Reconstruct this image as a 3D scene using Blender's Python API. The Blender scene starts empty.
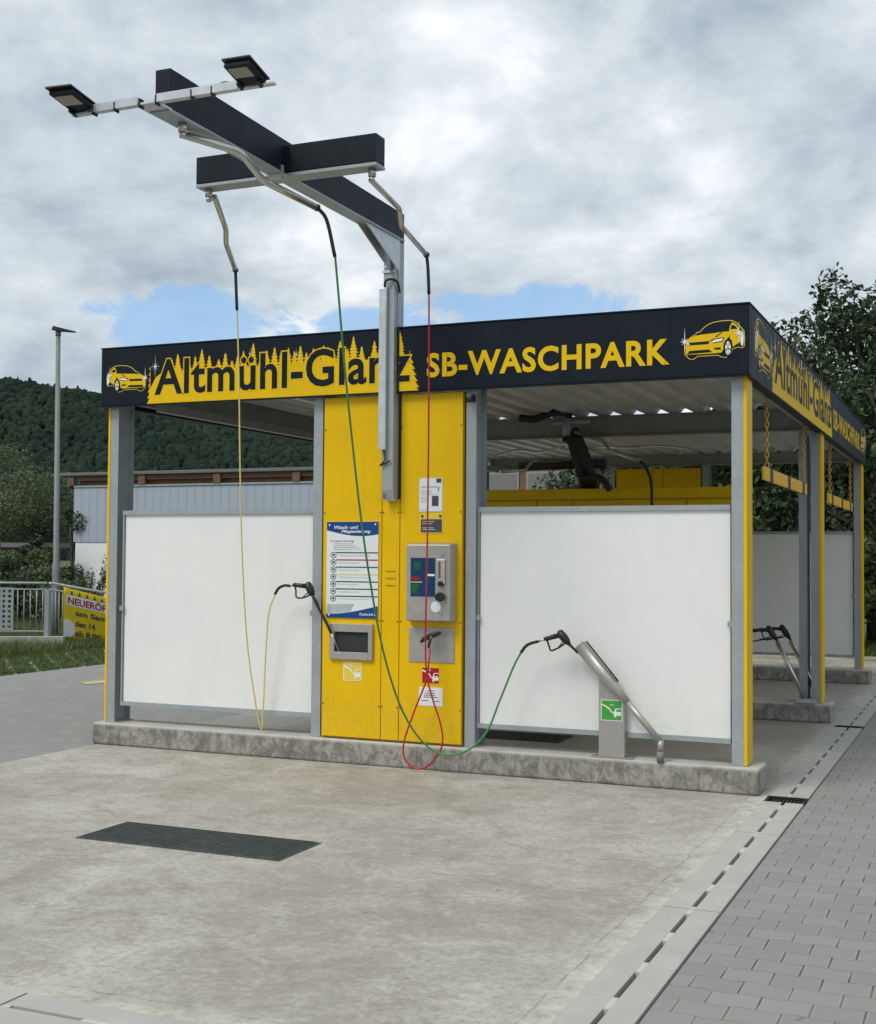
import bpy, bmesh, math, random
import numpy as np
from mathutils import Vector, Matrix
random.seed(7)
R = math.radians
scene = bpy.context.scene

# ------------------------------------------------------------------ camera
cam_d = bpy.data.cameras.new('camera'); cam = bpy.data.objects.new('camera', cam_d)
scene.collection.objects.link(cam); scene.camera = cam
cam_d.sensor_fit = 'VERTICAL'; cam_d.sensor_height = 24.0
cam_d.lens = 1279.83 * 24.0 / 1024.0
cam_d.clip_start = 0.05; cam_d.clip_end = 6000
yaw, pitch, roll = -0.407942, 0.035618, 0.0069014
F = Vector((math.sin(yaw)*math.cos(pitch), math.cos(yaw)*math.cos(pitch), math.sin(pitch)))
Rt = Vector((math.cos(yaw), -math.sin(yaw), 0)); Up = Rt.cross(F)
R2 = Rt*math.cos(roll)+Up*math.sin(roll); U2 = -Rt*math.sin(roll)+Up*math.cos(roll)
M = Matrix((R2, U2, -F)).transposed().to_4x4(); M.translation = Vector((1.661, -9.740, 1.76))
cam.matrix_world = M

# ------------------------------------------------------------------ light
SUN_EL, SUN_AZ = R(52), R(205)       # azimuth measured from +Y towards +X
sd = bpy.data.lights.new('sun', 'SUN'); sd.energy = 1.8; sd.angle = R(24); sd.color = (1.0, 0.945, 0.865)
sun = bpy.data.objects.new('sun', sd); scene.collection.objects.link(sun)
sdir = Vector((math.sin(SUN_AZ)*math.cos(SUN_EL), math.cos(SUN_AZ)*math.cos(SUN_EL), math.sin(SUN_EL)))
sun.rotation_euler = sdir.to_track_quat('Z', 'Y').to_euler()

vs = scene.view_settings
vs.view_transform = 'Standard'; vs.look = 'None'; vs.gamma = 1; vs.exposure = 0.27; vs.use_curve_mapping = False

class NT:
    """small helper to write node graphs"""
    def __init__(s, tree): s.t = tree; s.n = tree.nodes; s.l = tree.links
    def add(s, typ, **kw):
        nd = s.n.new(typ)
        for k, v in kw.items(): setattr(nd, k, v)
        return nd
    def link(s, a, b): s.l.new(a, b)
    def put(s, sock, v):
        if v is None: return
        if hasattr(v, 'links'): s.l.new(v, sock)
        elif isinstance(v, (tuple, list)) and len(v) == 3 and sock.type == 'RGBA': sock.default_value = (*v, 1)
        else: sock.default_value = v
    def m(s, op, a, b=None, c=None, clamp=False):
        nd = s.add('ShaderNodeMath', operation=op); nd.use_clamp = clamp
        s.put(nd.inputs[0], a); s.put(nd.inputs[1], b); s.put(nd.inputs[2], c)
        return nd.outputs[0]
    def noise(s, vec, scale, detail=4, rough=.55, dist=0, out=0):
        nd = s.add('ShaderNodeTexNoise'); s.put(nd.inputs['Vector'], vec)
        nd.inputs['Scale'].default_value = scale; nd.inputs['Detail'].default_value = detail
        nd.inputs['Roughness'].default_value = rough; nd.inputs['Distortion'].default_value = dist
        return nd.outputs[out]
    def ramp(s, fac, stops, interp='LINEAR'):
        nd = s.add('ShaderNodeValToRGB'); s.put(nd.inputs[0], fac); cr = nd.color_ramp; cr.interpolation = interp
        while len(cr.elements) < len(stops): cr.elements.new(.5)
        for e, (p, c) in zip(cr.elements, stops):
            e.position = p; e.color = (c, c, c, 1) if isinstance(c, (int, float)) else (*c, 1)
        return nd.outputs[0]
    def mix(s, f, a, b, mode='MIX'):
        nd = s.add('ShaderNodeMix', data_type='RGBA', blend_type=mode)
        s.put(nd.inputs[0], f); s.put(nd.inputs[6], a); s.put(nd.inputs[7], b)
        return nd.outputs[2]
    def sep(s, v):
        nd = s.add('ShaderNodeSeparateXYZ'); s.put(nd.inputs[0], v); return nd.outputs
    def comb(s, x=0, y=0, z=0):
        nd = s.add('ShaderNodeCombineXYZ'); s.put(nd.inputs[0], x); s.put(nd.inputs[1], y); s.put(nd.inputs[2], z); return nd.outputs[0]

world = bpy.data.worlds.new('World'); scene.world = world; world.use_nodes = True
w = NT(world.node_tree); w.n.clear()
sky = w.add('ShaderNodeTexSky', sky_type='NISHITA'); sky.sun_disc = False
sky.sun_elevation = SUN_EL; sky.sun_rotation = SUN_AZ
tc = w.add('ShaderNodeTexCoord'); D = tc.outputs['Generated']
dx, dy, dz = w.sep(D)
el = w.m('ARCSINE', dz); az = w.m('ARCTAN2', dx, dy)
k = w.m('ADD', w.m('MAXIMUM', dz, 0.0), 0.40)
P = w.comb(w.m('DIVIDE', dx, k), w.m('DIVIDE', dy, k), 0)
n1 = w.noise(P, 2.1, 9, .55, .35)
n2 = w.noise(P, 6.0, 12, .62, .25)
bil = w.m('ABSOLUTE', w.m('SUBTRACT', w.noise(P, 3.2, 10, .55, .15), .5))
nn = w.m('ADD', w.m('ADD', w.m('MULTIPLY', n1, .62), w.m('MULTIPLY', n2, .30)), w.m('SUBTRACT', .075, w.m('MULTIPLY', bil, -.14)))
nn = w.m('SUBTRACT', nn, .034)
cloud = w.ramp(nn, [(.385, (.28, .345, .405)), (.465, (.43, .495, .555)), (.54, (.60, .655, .70)), (.625, (.86, .89, .915))])
# patches of blue between the clouds
pm = None
wob = w.m('MULTIPLY', w.m('SUBTRACT', w.noise(P, 9.0, 10, .66, .5), .5), 8.0)
for (a0, e0, ra, re) in [(-0.600, .178, .070, .020), (-0.345, .194, .068, .017), (-0.450, .178, .05, .012),
                         (0.35, .3, .2, .08), (-1.15, .22, .2, .05), (1.2, .5, .3, .1)]:
    q = w.m('ADD', w.m('POWER', w.m('DIVIDE', w.m('SUBTRACT', az, a0), ra), 2.0), w.m('POWER', w.m('DIVIDE', w.m('SUBTRACT', el, e0), re), 2.0))
    v = w.m('SUBTRACT', 1.6, w.m('ADD', q, wob), clamp=True)
    pm = v if pm is None else w.m('MAXIMUM', pm, v)
pm = w.m('MULTIPLY', pm, .82)
blue = w.mix(1.0, sky.outputs[0], (.13, .125, .125), 'MULTIPLY')
blue = w.mix(.55, blue, (.22, .46, .78))
col = w.mix(pm, cloud, blue)
bg = w.add('ShaderNodeBackground'); w.put(bg.inputs[0], col); bg.inputs[1].default_value = 1.0
wo = w.add('ShaderNodeOutputWorld'); w.link(bg.outputs[0], wo.inputs[0])

# ------------------------------------------------------------------ materials
MATS = {}
def mat(name, base=(.5, .5, .5), rough=.6, metal=0.0, var=0.0, vscale=6.0, bump=0.0, bscale=60.0, spec=.5, fn=None, coat=0.0):
    m_ = bpy.data.materials.new(name); m_.use_nodes = True
    t = NT(m_.node_tree); b = t.n['Principled BSDF']
    b.inputs['Roughness'].default_value = rough; b.inputs['Metallic'].default_value = metal
    b.inputs['Base Color'].default_value = (*base, 1); b.inputs['Specular IOR Level'].default_value = spec
    b.inputs['Coat Weight'].default_value = coat
    co = t.add('ShaderNodeTexCoord').outputs['Object']
    if fn: fn(t, b, co)
    else:
        if var:
            n = t.noise(co, vscale, 6, .6)
            c = t.mix(t.ramp(n, [(.3, 0.0), (.7, 1.0)]), tuple(x*(1-var) for x in base), tuple(min(1, x*(1+var)) for x in base))
            t.link(c, b.inputs['Base Color'])
            r = t.m('ADD', t.m('MULTIPLY', n, .25), rough-.12); t.link(r, b.inputs['Roughness'])
        if bump:
            bm_ = t.add('ShaderNodeBump'); bm_.inputs['Strength'].default_value = bump; bm_.inputs['Distance'].default_value = .004
            t.link(t.noise(co, bscale, 6, .6), bm_.inputs['Height']); t.link(bm_.outputs[0], b.inputs['Normal'])
    MATS[name] = m_; return m_

def f_slab(t, b, co):
    x, y, z = t.sep(co)
    big = t.noise(co, .5, 8, .6, 1.2); mid = t.noise(co, 2.4, 12, .76, .8); fine = t.noise(co, 26, 10, .8)
    mp = t.add('ShaderNodeMapping'); mp.inputs['Scale'].default_value = (1.3, 2.3, 1); mp.inputs['Rotation'].default_value = (0, 0, R(-20)); t.link(co, mp.inputs[0])
    stk = t.noise(mp.outputs[0], 3.4, 12, .78, 1.2)
    mp2 = t.add('ShaderNodeMapping'); mp2.inputs['Scale'].default_value = (1.0, 9, 1); mp2.inputs['Rotation'].default_value = (0, 0, R(12)); t.link(co, mp2.inputs[0])
    scr = t.noise(mp2.outputs[0], 3.2, 8, .7, .6)
    c = t.ramp(big, [(.34, (.30, .28, .238)), (.48, (.38, .362, .315)), (.64, (.455, .436, .388))])
    c = t.mix(t.ramp(mid, [(.36, .85), (.52, 0)]), c, (.25, .232, .20))
    c = t.mix(t.ramp(mid, [(.55, 0), (.72, .55)]), c, (.62, .595, .54))
    c = t.mix(t.m('MULTIPLY', t.ramp(stk, [(.52, 0), (.66, 1)]), .42), c, (.58, .56, .48))
    c = t.mix(t.m('MULTIPLY', t.ramp(stk, [(.34, 1), (.46, 0)]), .55), c, (.235, .225, .19))
    c = t.mix(t.ramp(scr, [(.66, 0), (.74, .3)]), c, (.62, .6, .53))
    vo = t.add('ShaderNodeTexVoronoi'); vo.inputs['Scale'].default_value = 2.6; t.link(co, vo.inputs['Vector'])
    sp = t.ramp(t.m('ADD', vo.outputs['Distance'], t.m('MULTIPLY', t.noise(co, 9, 4), .2)), [(.125, 1), (.15, 0)])
    c = t.mix(t.m('MULTIPLY', sp, .6), c, (.16, .15, .125))
    c = t.mix(t.ramp(fine, [(.38, .65), (.53, 0)]), c, (.23, .215, .185))
    c = t.mix(t.ramp(fine, [(.55, 0), (.72, .45)]), c, (.63, .605, .54))
    damp = t.ramp(t.m('MULTIPLY', t.m('ADD', y, t.m('MULTIPLY', mid, .6)), .1), [(.035, 0), (.075, 1)])
    c = t.mix(t.m('MULTIPLY', damp, .5), c, (.22, .21, .18))
    wx = t.m('ADD', x, t.m('MULTIPLY', mid, .05)); wy = t.m('ADD', y, t.m('MULTIPLY', mid, -.05))
    e1 = t.ramp(t.m('SUBTRACT', .15, wx), [(.0, 1), (.06, .7), (.2, 0)])
    e2 = t.ramp(t.m('ADD', wy, 5.64), [(.0, 1), (.06, .7), (.24, 0)])
    ed = t.m('MULTIPLY', t.m('MAXIMUM', e1, e2), t.ramp(t.noise(co, 6, 8, .75), [(.38, .05), (.6, .85)]))
    c = t.mix(ed, c, (.58, .57, .48))
    wn_ = t.noise(co, 1.7, 6, .7); lw = t.ramp(t.noise(co, 5, 4), [(.4, 0), (.6, 1)])
    ln = t.m('MAXIMUM', t.m('LESS_THAN', t.m('ABSOLUTE', t.m('ADD', x, t.m('ADD', .0, t.m('MULTIPLY', t.m('SUBTRACT', wn_, .5), .10)))), .005),
             t.m('LESS_THAN', t.m('ABSOLUTE', t.m('ADD', y, t.m('ADD', 5.47, t.m('MULTIPLY', t.m('SUBTRACT', wn_, .5), .16)))), .004))
    c = t.mix(t.m('MULTIPLY', t.m('MULTIPLY', ln, lw), .6), c, (.13, .12, .10))
    t.link(c, b.inputs['Base Color'])
    t.link(t.m('SUBTRACT', .85, t.m('MULTIPLY', damp, .25)), b.inputs['Roughness'])
    bu = t.add('ShaderNodeBump'); bu.inputs['Strength'].default_value = .5; bu.inputs['Distance'].default_value = .005
    t.link(t.m('ADD', fine, mid), bu.inputs['Height']); t.link(bu.outputs[0], b.inputs['Normal'])
mat('slab', fn=f_slab, rough=.8)

def f_curb(t, b, co):
    mp = t.add('ShaderNodeMapping'); mp.inputs['Scale'].default_value = (1, 1, .35); t.link(co, mp.inputs[0])
    v = t.noise(mp.outputs[0], 17, 9, .72, .5); big = t.noise(co, 3.2, 7, .65, .4); g = t.noise(co, 60, 5, .7)
    geo = t.add('ShaderNodeNewGeometry'); nx, ny, nz = t.sep(geo.outputs['Normal'])
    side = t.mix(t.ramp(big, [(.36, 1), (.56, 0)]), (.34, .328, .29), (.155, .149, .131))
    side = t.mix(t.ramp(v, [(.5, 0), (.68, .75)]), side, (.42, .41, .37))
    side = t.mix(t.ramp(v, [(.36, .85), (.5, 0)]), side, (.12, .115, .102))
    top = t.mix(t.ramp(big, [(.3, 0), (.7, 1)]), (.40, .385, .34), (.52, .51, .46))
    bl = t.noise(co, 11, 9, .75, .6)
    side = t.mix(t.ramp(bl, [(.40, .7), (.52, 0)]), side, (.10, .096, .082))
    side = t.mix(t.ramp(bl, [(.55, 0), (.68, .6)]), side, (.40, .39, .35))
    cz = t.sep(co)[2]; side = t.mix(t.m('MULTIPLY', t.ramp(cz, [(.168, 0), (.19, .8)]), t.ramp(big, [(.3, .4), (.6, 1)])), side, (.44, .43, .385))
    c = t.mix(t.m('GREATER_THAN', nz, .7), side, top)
    c = t.mix(t.m('MULTIPLY', g, .25), c, (.25, .24, .22))
    t.link(c, b.inputs['Base Color'])
    bu = t.add('ShaderNodeBump'); bu.inputs['Strength'].default_value = .5; bu.inputs['Distance'].default_value = .006
    t.link(t.m('ADD', g, big), bu.inputs['Height']); t.link(bu.outputs[0], b.inputs['Normal'])
mat('curb', fn=f_curb, rough=.88)

def f_drain(t, b, co):
    n = t.noise(co, 3.5, 8, .65, .4); g = t.noise(co, 70, 5, .7)
    oi = t.add('ShaderNodeObjectInfo').outputs['Random']
    c = t.mix(t.ramp(n, [(.3, 0), (.7, 1)]), (.39, .38, .345), (.50, .485, .445))
    c = t.mix(t.m('MULTIPLY', oi, .35), c, (.34, .335, .32))
    c = t.mix(t.ramp(t.noise(co, 19, 4), [(.66, 0), (.72, .55)]), c, (.2, .19, .17))
    c = t.mix(t.m('MULTIPLY', g, .3), c, (.3, .3, .28)); t.link(c, b.inputs['Base Color'])
    bu = t.add('ShaderNodeBump'); bu.inputs['Strength'].default_value = .25; bu.inputs['Distance'].default_value = .003
    t.link(g, bu.inputs['Height']); t.link(bu.outputs[0], b.inputs['Normal'])
mat('drain', fn=f_drain, rough=.85)
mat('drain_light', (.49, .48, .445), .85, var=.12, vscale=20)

def f_paver(t, b, co):
    x, y, z = t.sep(co)
    u = t.m('DIVIDE', x, .2); 
    tri = t.m('PINGPONG', t.m('ADD', u, .25), .5)
    yy = t.m('ADD', t.m('DIVIDE', y, .163), t.m('MULTIPLY', tri, .26))
    row = t.m('FLOOR', yy); fy = t.m('FRACT', yy)
    uu = t.m('ADD', u, t.m('MULTIPLY', t.m('MODULO', t.m('ABSOLUTE', row), 2.0), .5))
    fx = t.m('FRACT', uu); colm = t.m('FLOOR', uu)
    dxj = t.m('MINIMUM', fx, t.m('SUBTRACT', 1.0, fx)); dyj = t.m('MINIMUM', fy, t.m('SUBTRACT', 1.0, fy))
    wn = t.add('ShaderNodeTexWhiteNoise', noise_dimensions='2D'); t.link(t.comb(row, colm, 0), wn.inputs[0])
    rv = wn.outputs[0]
    big = t.noise(co, .9, 6, .6, .3); g = t.noise(co, 55, 6, .7)
    c = t.mix(rv, (.240, .238, .226), (.285, .282, .268))
    c = t.mix(t.ramp(big, [(.3, .4), (.7, 0)]), c, (.22, .222, .212))
    c = t.mix(t.ramp(t.noise(co, 9, 6, .7), [(.6, 0), (.75, .5)]), c, (.33, .33, .31))
    jn = t.noise(co, 30, 3)
    jx = t.m('MULTIPLY', t.ramp(dxj, [(.008, 1), (.03, 0)]), t.ramp(t.noise(co, 4.5, 3), [(.35, .35), (.6, 1)]))
    jy = t.m('MULTIPLY', t.ramp(dyj, [(.010, 1), (.05, 0)]), t.ramp(t.noise(co, 5.5, 3), [(.35, .22), (.65, .6)]))
    hl = t.m('MULTIPLY', t.ramp(dxj, [(.02, 0), (.035, 1), (.06, 0)]), .35)  # pale highlight along the block edges, painted into the colour
    c = t.mix(hl, c, (.42, .42, .39))
    c = t.mix(jy, c, (.12, .118, .11))
    c = t.mix(jx, c, (.035, .033, .03))
    c = t.mix(t.m('MULTIPLY', t.m('MAXIMUM', jx, jy), t.ramp(t.noise(co, 1.6, 5, .6), [(.5, 0), (.62, .7)])), c, (.30, .28, .20))
    sp = t.ramp(t.noise(co, 11, 3, .5), [(.70, 0), (.725, 1)])
    c = t.mix(t.m('MULTIPLY', sp, .6), c, (.09, .085, .08))
    c = t.mix(t.m('MULTIPLY', g, .25), c, (.2, .2, .19)); t.link(c, b.inputs['Base Color'])
    bu = t.add('ShaderNodeBump'); bu.inputs['Strength'].default_value = .6; bu.inputs['Distance'].default_value = .006
    hgt = t.m('SUBTRACT', t.m('MULTIPLY', g, .3), t.m('ADD', jx, jy)); t.link(hgt, bu.inputs['Height']); t.link(bu.outputs[0], b.inputs['Normal'])
mat('paver', fn=f_paver, rough=.85)

def f_grass(t, b, co):
    c = t.ramp(t.noise(co, 1.4, 8, .7), [(.3, (.045, .08, .022)), (.5, (.07, .11, .03)), (.7, (.12, .13, .05))])
    c = t.mix(t.ramp(t.noise(co, 14, 6, .7), [(.4, .6), (.6, 0)]), c, (.03, .05, .015)); t.link(c, b.inputs['Base Color'])
mat('grass', fn=f_grass, rough=.95)
def f_gravel(t, b, co):
    vo = t.add('ShaderNodeTexVoronoi'); vo.inputs['Scale'].default_value = 14; t.link(co, vo.inputs['Vector'])
    c = t.mix(vo.outputs['Distance'], (.42, .39, .33), (.2, .185, .155))
    c = t.mix(t.ramp(t.noise(co, 1.1, 6, .6), [(.45, 0), (.65, .8)]), c, (.13, .14, .07)); t.link(c, b.inputs['Base Color'])
mat('gravel', fn=f_gravel, rough=.95)

def f_galv(t, b, co):
    vo = t.add('ShaderNodeTexVoronoi'); vo.inputs['Scale'].default_value = 45; t.link(co, vo.inputs['Vector'])
    n = t.noise(co, 5, 6, .6)
    c = t.mix(t.m('MULTIPLY', t.sep(vo.outputs['Color'])[0], .5), (.33, .37, .39), (.44, .475, .49))
    c = t.mix(t.ramp(n, [(.35, .5), (.65, 0)]), c, (.285, .32, .345)); t.link(c, b.inputs['Base Color'])
mat('galv', fn=f_galv, rough=.5, metal=.3)
mat('galv_bright', (.55, .58, .60), .42, .55, var=.14, vscale=9)
mat('steel', (.56, .545, .52), .36, .75, var=.1, vscale=14)
mat('steel_plate', (.42, .40, .375), .42, .55, var=.08, vscale=20)
mat('chrome', (.56, .545, .52), .3, 1.0, var=.08, vscale=9)
mat('yellow_seam', (.38, .22, .003), .5)
mat('yellow_art', (.76, .49, .006), .5, spec=.15)
mat('yellow_light', (.72, .56, .06), .5, spec=.25)
mat('navy', (.0065, .0125, .020), .5, 0, var=.15, vscale=3, spec=.16)
mat('navy_beam', (.007, .013, .020), .5, 0, var=.2, vscale=6, spec=.2)
mat('black', (.012, .012, .013), .45)
mat('rubber', (.016, .016, .017), .6, bump=.3)
def f_board(t, b, co):
    mp = t.add('ShaderNodeMapping'); mp.inputs['Scale'].default_value = (1, 1, .06); t.link(co, mp.inputs[0])
    drip = t.noise(mp.outputs[0], 14, 7, .7, .2); cl = t.noise(co, 1.6, 7, .65, .5); z = t.sep(co)[2]
    c = t.mix(t.ramp(cl, [(.35, 1), (.65, 0)]), (.80, .805, .79), (.76, .77, .76))
    c = t.mix(t.m('MULTIPLY', t.ramp(drip, [(.5, 0), (.72, 1)]), .12), c, (.58, .58, .55))
    low = t.m('MULTIPLY', t.ramp(z, [(.38, 1), (.75, 0)]), t.ramp(t.noise(co, 22, 8, .75), [(.42, 0), (.68, 1)]))
    c = t.mix(t.m('MULTIPLY', low, .22), c, (.50, .485, .43))
    sp = t.ramp(t.noise(co, 60, 3, .5), [(.70, 0), (.73, .5)]); c = t.mix(t.m('MULTIPLY', sp, t.ramp(z, [(.4, .9), (1.3, 0)])), c, (.4, .38, .33))
    t.link(c, b.inputs['Base Color']); t.link(t.m('ADD', .28, t.m('MULTIPLY', cl, .25)), b.inputs['Roughness'])
mat('white_board', fn=f_board)
def f_yellow(t, b, co):
    mp = t.add('ShaderNodeMapping'); mp.inputs['Scale'].default_value = (1, 1, .12); t.link(co, mp.inputs[0])
    drip = t.noise(mp.outputs[0], 16, 7, .7, .2); cl = t.noise(co, 1.5, 7, .65, .5); z = t.sep(co)[2]
    c = t.mix(t.ramp(cl, [(.35, 1), (.65, 0)]), (.80, .50, .0), (.74, .46, .0))
    c = t.mix(t.m('MULTIPLY', t.ramp(drip, [(.5, 0), (.72, 1)]), .18), c, (.50, .31, .01))
    low = t.m('MULTIPLY', t.ramp(z, [(.2, 1), (.55, 0)]), t.ramp(t.noise(co, 25, 8, .75), [(.42, 0), (.68, 1)]))
    c = t.mix(t.m('MULTIPLY', low, .4), c, (.40, .29, .08))
    t.link(c, b.inputs['Base Color']); t.link(t.m('ADD', .26, t.m('MULTIPLY', cl, .28)), b.inputs['Roughness'])
    bu = t.add('ShaderNodeBump'); bu.inputs['Strength'].default_value = .12; bu.inputs['Distance'].default_value = .02
    t.link(t.noise(co, 2.2, 3, .5), bu.inputs['Height']); t.link(bu.outputs[0], b.inputs['Normal'])
mat('yellow', fn=f_yellow, spec=.22)
mat('white_paint', (.8, .8, .79), .5)
mat('window_grey', (.17, .175, .17), .4)
mat('window_frame', (.26, .25, .23), .6)
mat('faded_paint', (.50, .42, .20), .8, var=.15)
mat('paper', (.72, .75, .78), .55)
mat('blue_print', (.008, .06, .23), .5, spec=.25)
mat('screen_blue', (.005, .045, .13), .35, spec=.25)
mat('ink', (.05, .055, .065), .6)
mat('ink_grey', (.36, .38, .40), .6)
mat('green_print', (.015, .11, .03), .5, spec=.25)
mat('green_sign', (.05, .34, .045), .45)
mat('red_print', (.38, .008, .02), .5, spec=.25)
mat('red_hose', (.45, .012, .02), .4)
mat('yellow_hose', (.72, .60, .20), .45)
mat('green_hose', (.06, .25, .075), .45)
mat('roof_sheet', (.52, .53, .52), .45, .2, var=.12, vscale=3)
mat('roof_beam', (.30, .31, .315), .5, .3, var=.15)
mat('tint_glass', (.32, .30, .26), .15)
mat('dark_hole', (.022, .024, .024), .7)
mat('orange_bar', (.80, .43, .0), .45, var=.05)
mat('chain', (.62, .36, .04), .4, .2, var=.15, vscale=30)
mat('grating', (.075, .092, .088), .5, .3, var=.3, vscale=12)
mat('wood', (.15, .085, .05), .8, var=.25, vscale=5)
mat('roof_grey', (.14, .145, .145), .8, var=.1)
def f_clad(t, b, co):
    x, y, z = t.sep(co)
    s = t.m('PINGPONG', t.m('MULTIPLY', x, 3.1), .5)
    c = t.mix(t.ramp(s, [(.08, 1), (.16, 0)]), (.36, .41, .49), (.31, .355, .43)); t.link(c, b.inputs['Base Color'])
mat('cladding', fn=f_clad, rough=.55)
mat('plaster', (.78, .8, .82), .8, var=.03)
mat('bark', (.09, .07, .05), .9, var=.3, vscale=12, bump=.6)
mat('pole', (.19, .205, .20), .6, .1, var=.12)
mat('lamp_glass', (.32, .30, .25), .3)
mat('kerb_stone', (.36, .355, .33), .85, var=.15, vscale=4)
def leafmat(name, a, bb, rough=.55):
    def f(t, b, co):
        g = t.add('ShaderNodeNewGeometry')
        isl = g.outputs['Random Per Island']
        n = t.noise(co, .8, 4)
        c = t.mix(isl, a, bb)
        c = t.mix(t.ramp(n, [(.35, .35), (.6, 0)]), c, tuple(x*.55 for x in a)); t.link(c, b.inputs['Base Color'])
        b.inputs['Subsurface Weight'].default_value = 0
        tr = t.add('ShaderNodeBsdfTranslucent'); t.link(c, tr.inputs[0])
        mx = t.add('ShaderNodeMixShader'); mx.inputs[0].default_value = .25
        t.link(b.outputs[0], mx.inputs[1]); t.link(tr.outputs[0], mx.inputs[2])
        t.link(mx.outputs[0], t.n['Material Output'].inputs[0])
    return mat(name, fn=f, rough=rough)
leafmat('leaf_dark', (.014, .036, .012), (.050, .092, .032))
leafmat('leaf_olive', (.06, .10, .035), (.15, .19, .085))
leafmat('leaf_mid', (.035, .07, .02), (.09, .14, .045))
leafmat('blade', (.06, .115, .025), (.17, .21, .07))
def f_hill(t, b, co):
    g = t.add('ShaderNodeNewGeometry'); isl = g.outputs['Random Per Island']
    c = t.mix(isl, (.009, .020, .018), (.028, .046, .036))  # crown greens carry a slight grey-blue haze in their colour
    c = t.mix(t.ramp(t.noise(co, .012, 5), [(.4, 0), (.62, .7)]), c, (.034, .055, .03))
    c = t.mix(t.ramp(t.noise(co, .03, 5), [(.52, 0), (.66, .6)]), c, (.008, .02, .018))
    t.link(c, b.inputs['Base Color'])
    bu = t.add('ShaderNodeBump'); bu.inputs['Strength'].default_value = .9; bu.inputs['Distance'].default_value = 1.5
    t.link(t.noise(co, .5, 5, .7), bu.inputs['Height']); t.link(bu.outputs[0], b.inputs['Normal'])
mat('hill', fn=f_hill, rough=1.0, spec=.1)

# ------------------------------------------------------------------ object helpers
def origin(p):
    o = Vector((0, 0, 0))
    while p is not None: o += p.location; p = p.parent
    return o
def link(o): scene.collection.objects.link(o); return o
def thing(name, label, cat, loc=(0, 0, 0), group=None):
    o = bpy.data.objects.new(name, None); link(o); o.location = loc; o.empty_display_size = .1
    o['label'] = label; o['category'] = cat
    if group: o['group'] = group
    return o
def tag(o, label, cat, group=None, kind=None):
    if label: o['label'] = label
    if cat: o['category'] = cat
    if group: o['group'] = group
    if kind: o['kind'] = kind
    return o
def copy_tree(o, parent=None):
    c = o.copy(); scene.collection.objects.link(c); c.parent = parent
    for ch in [q for q in bpy.data.objects if q.parent == o]: copy_tree(ch, c)
    return c

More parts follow.
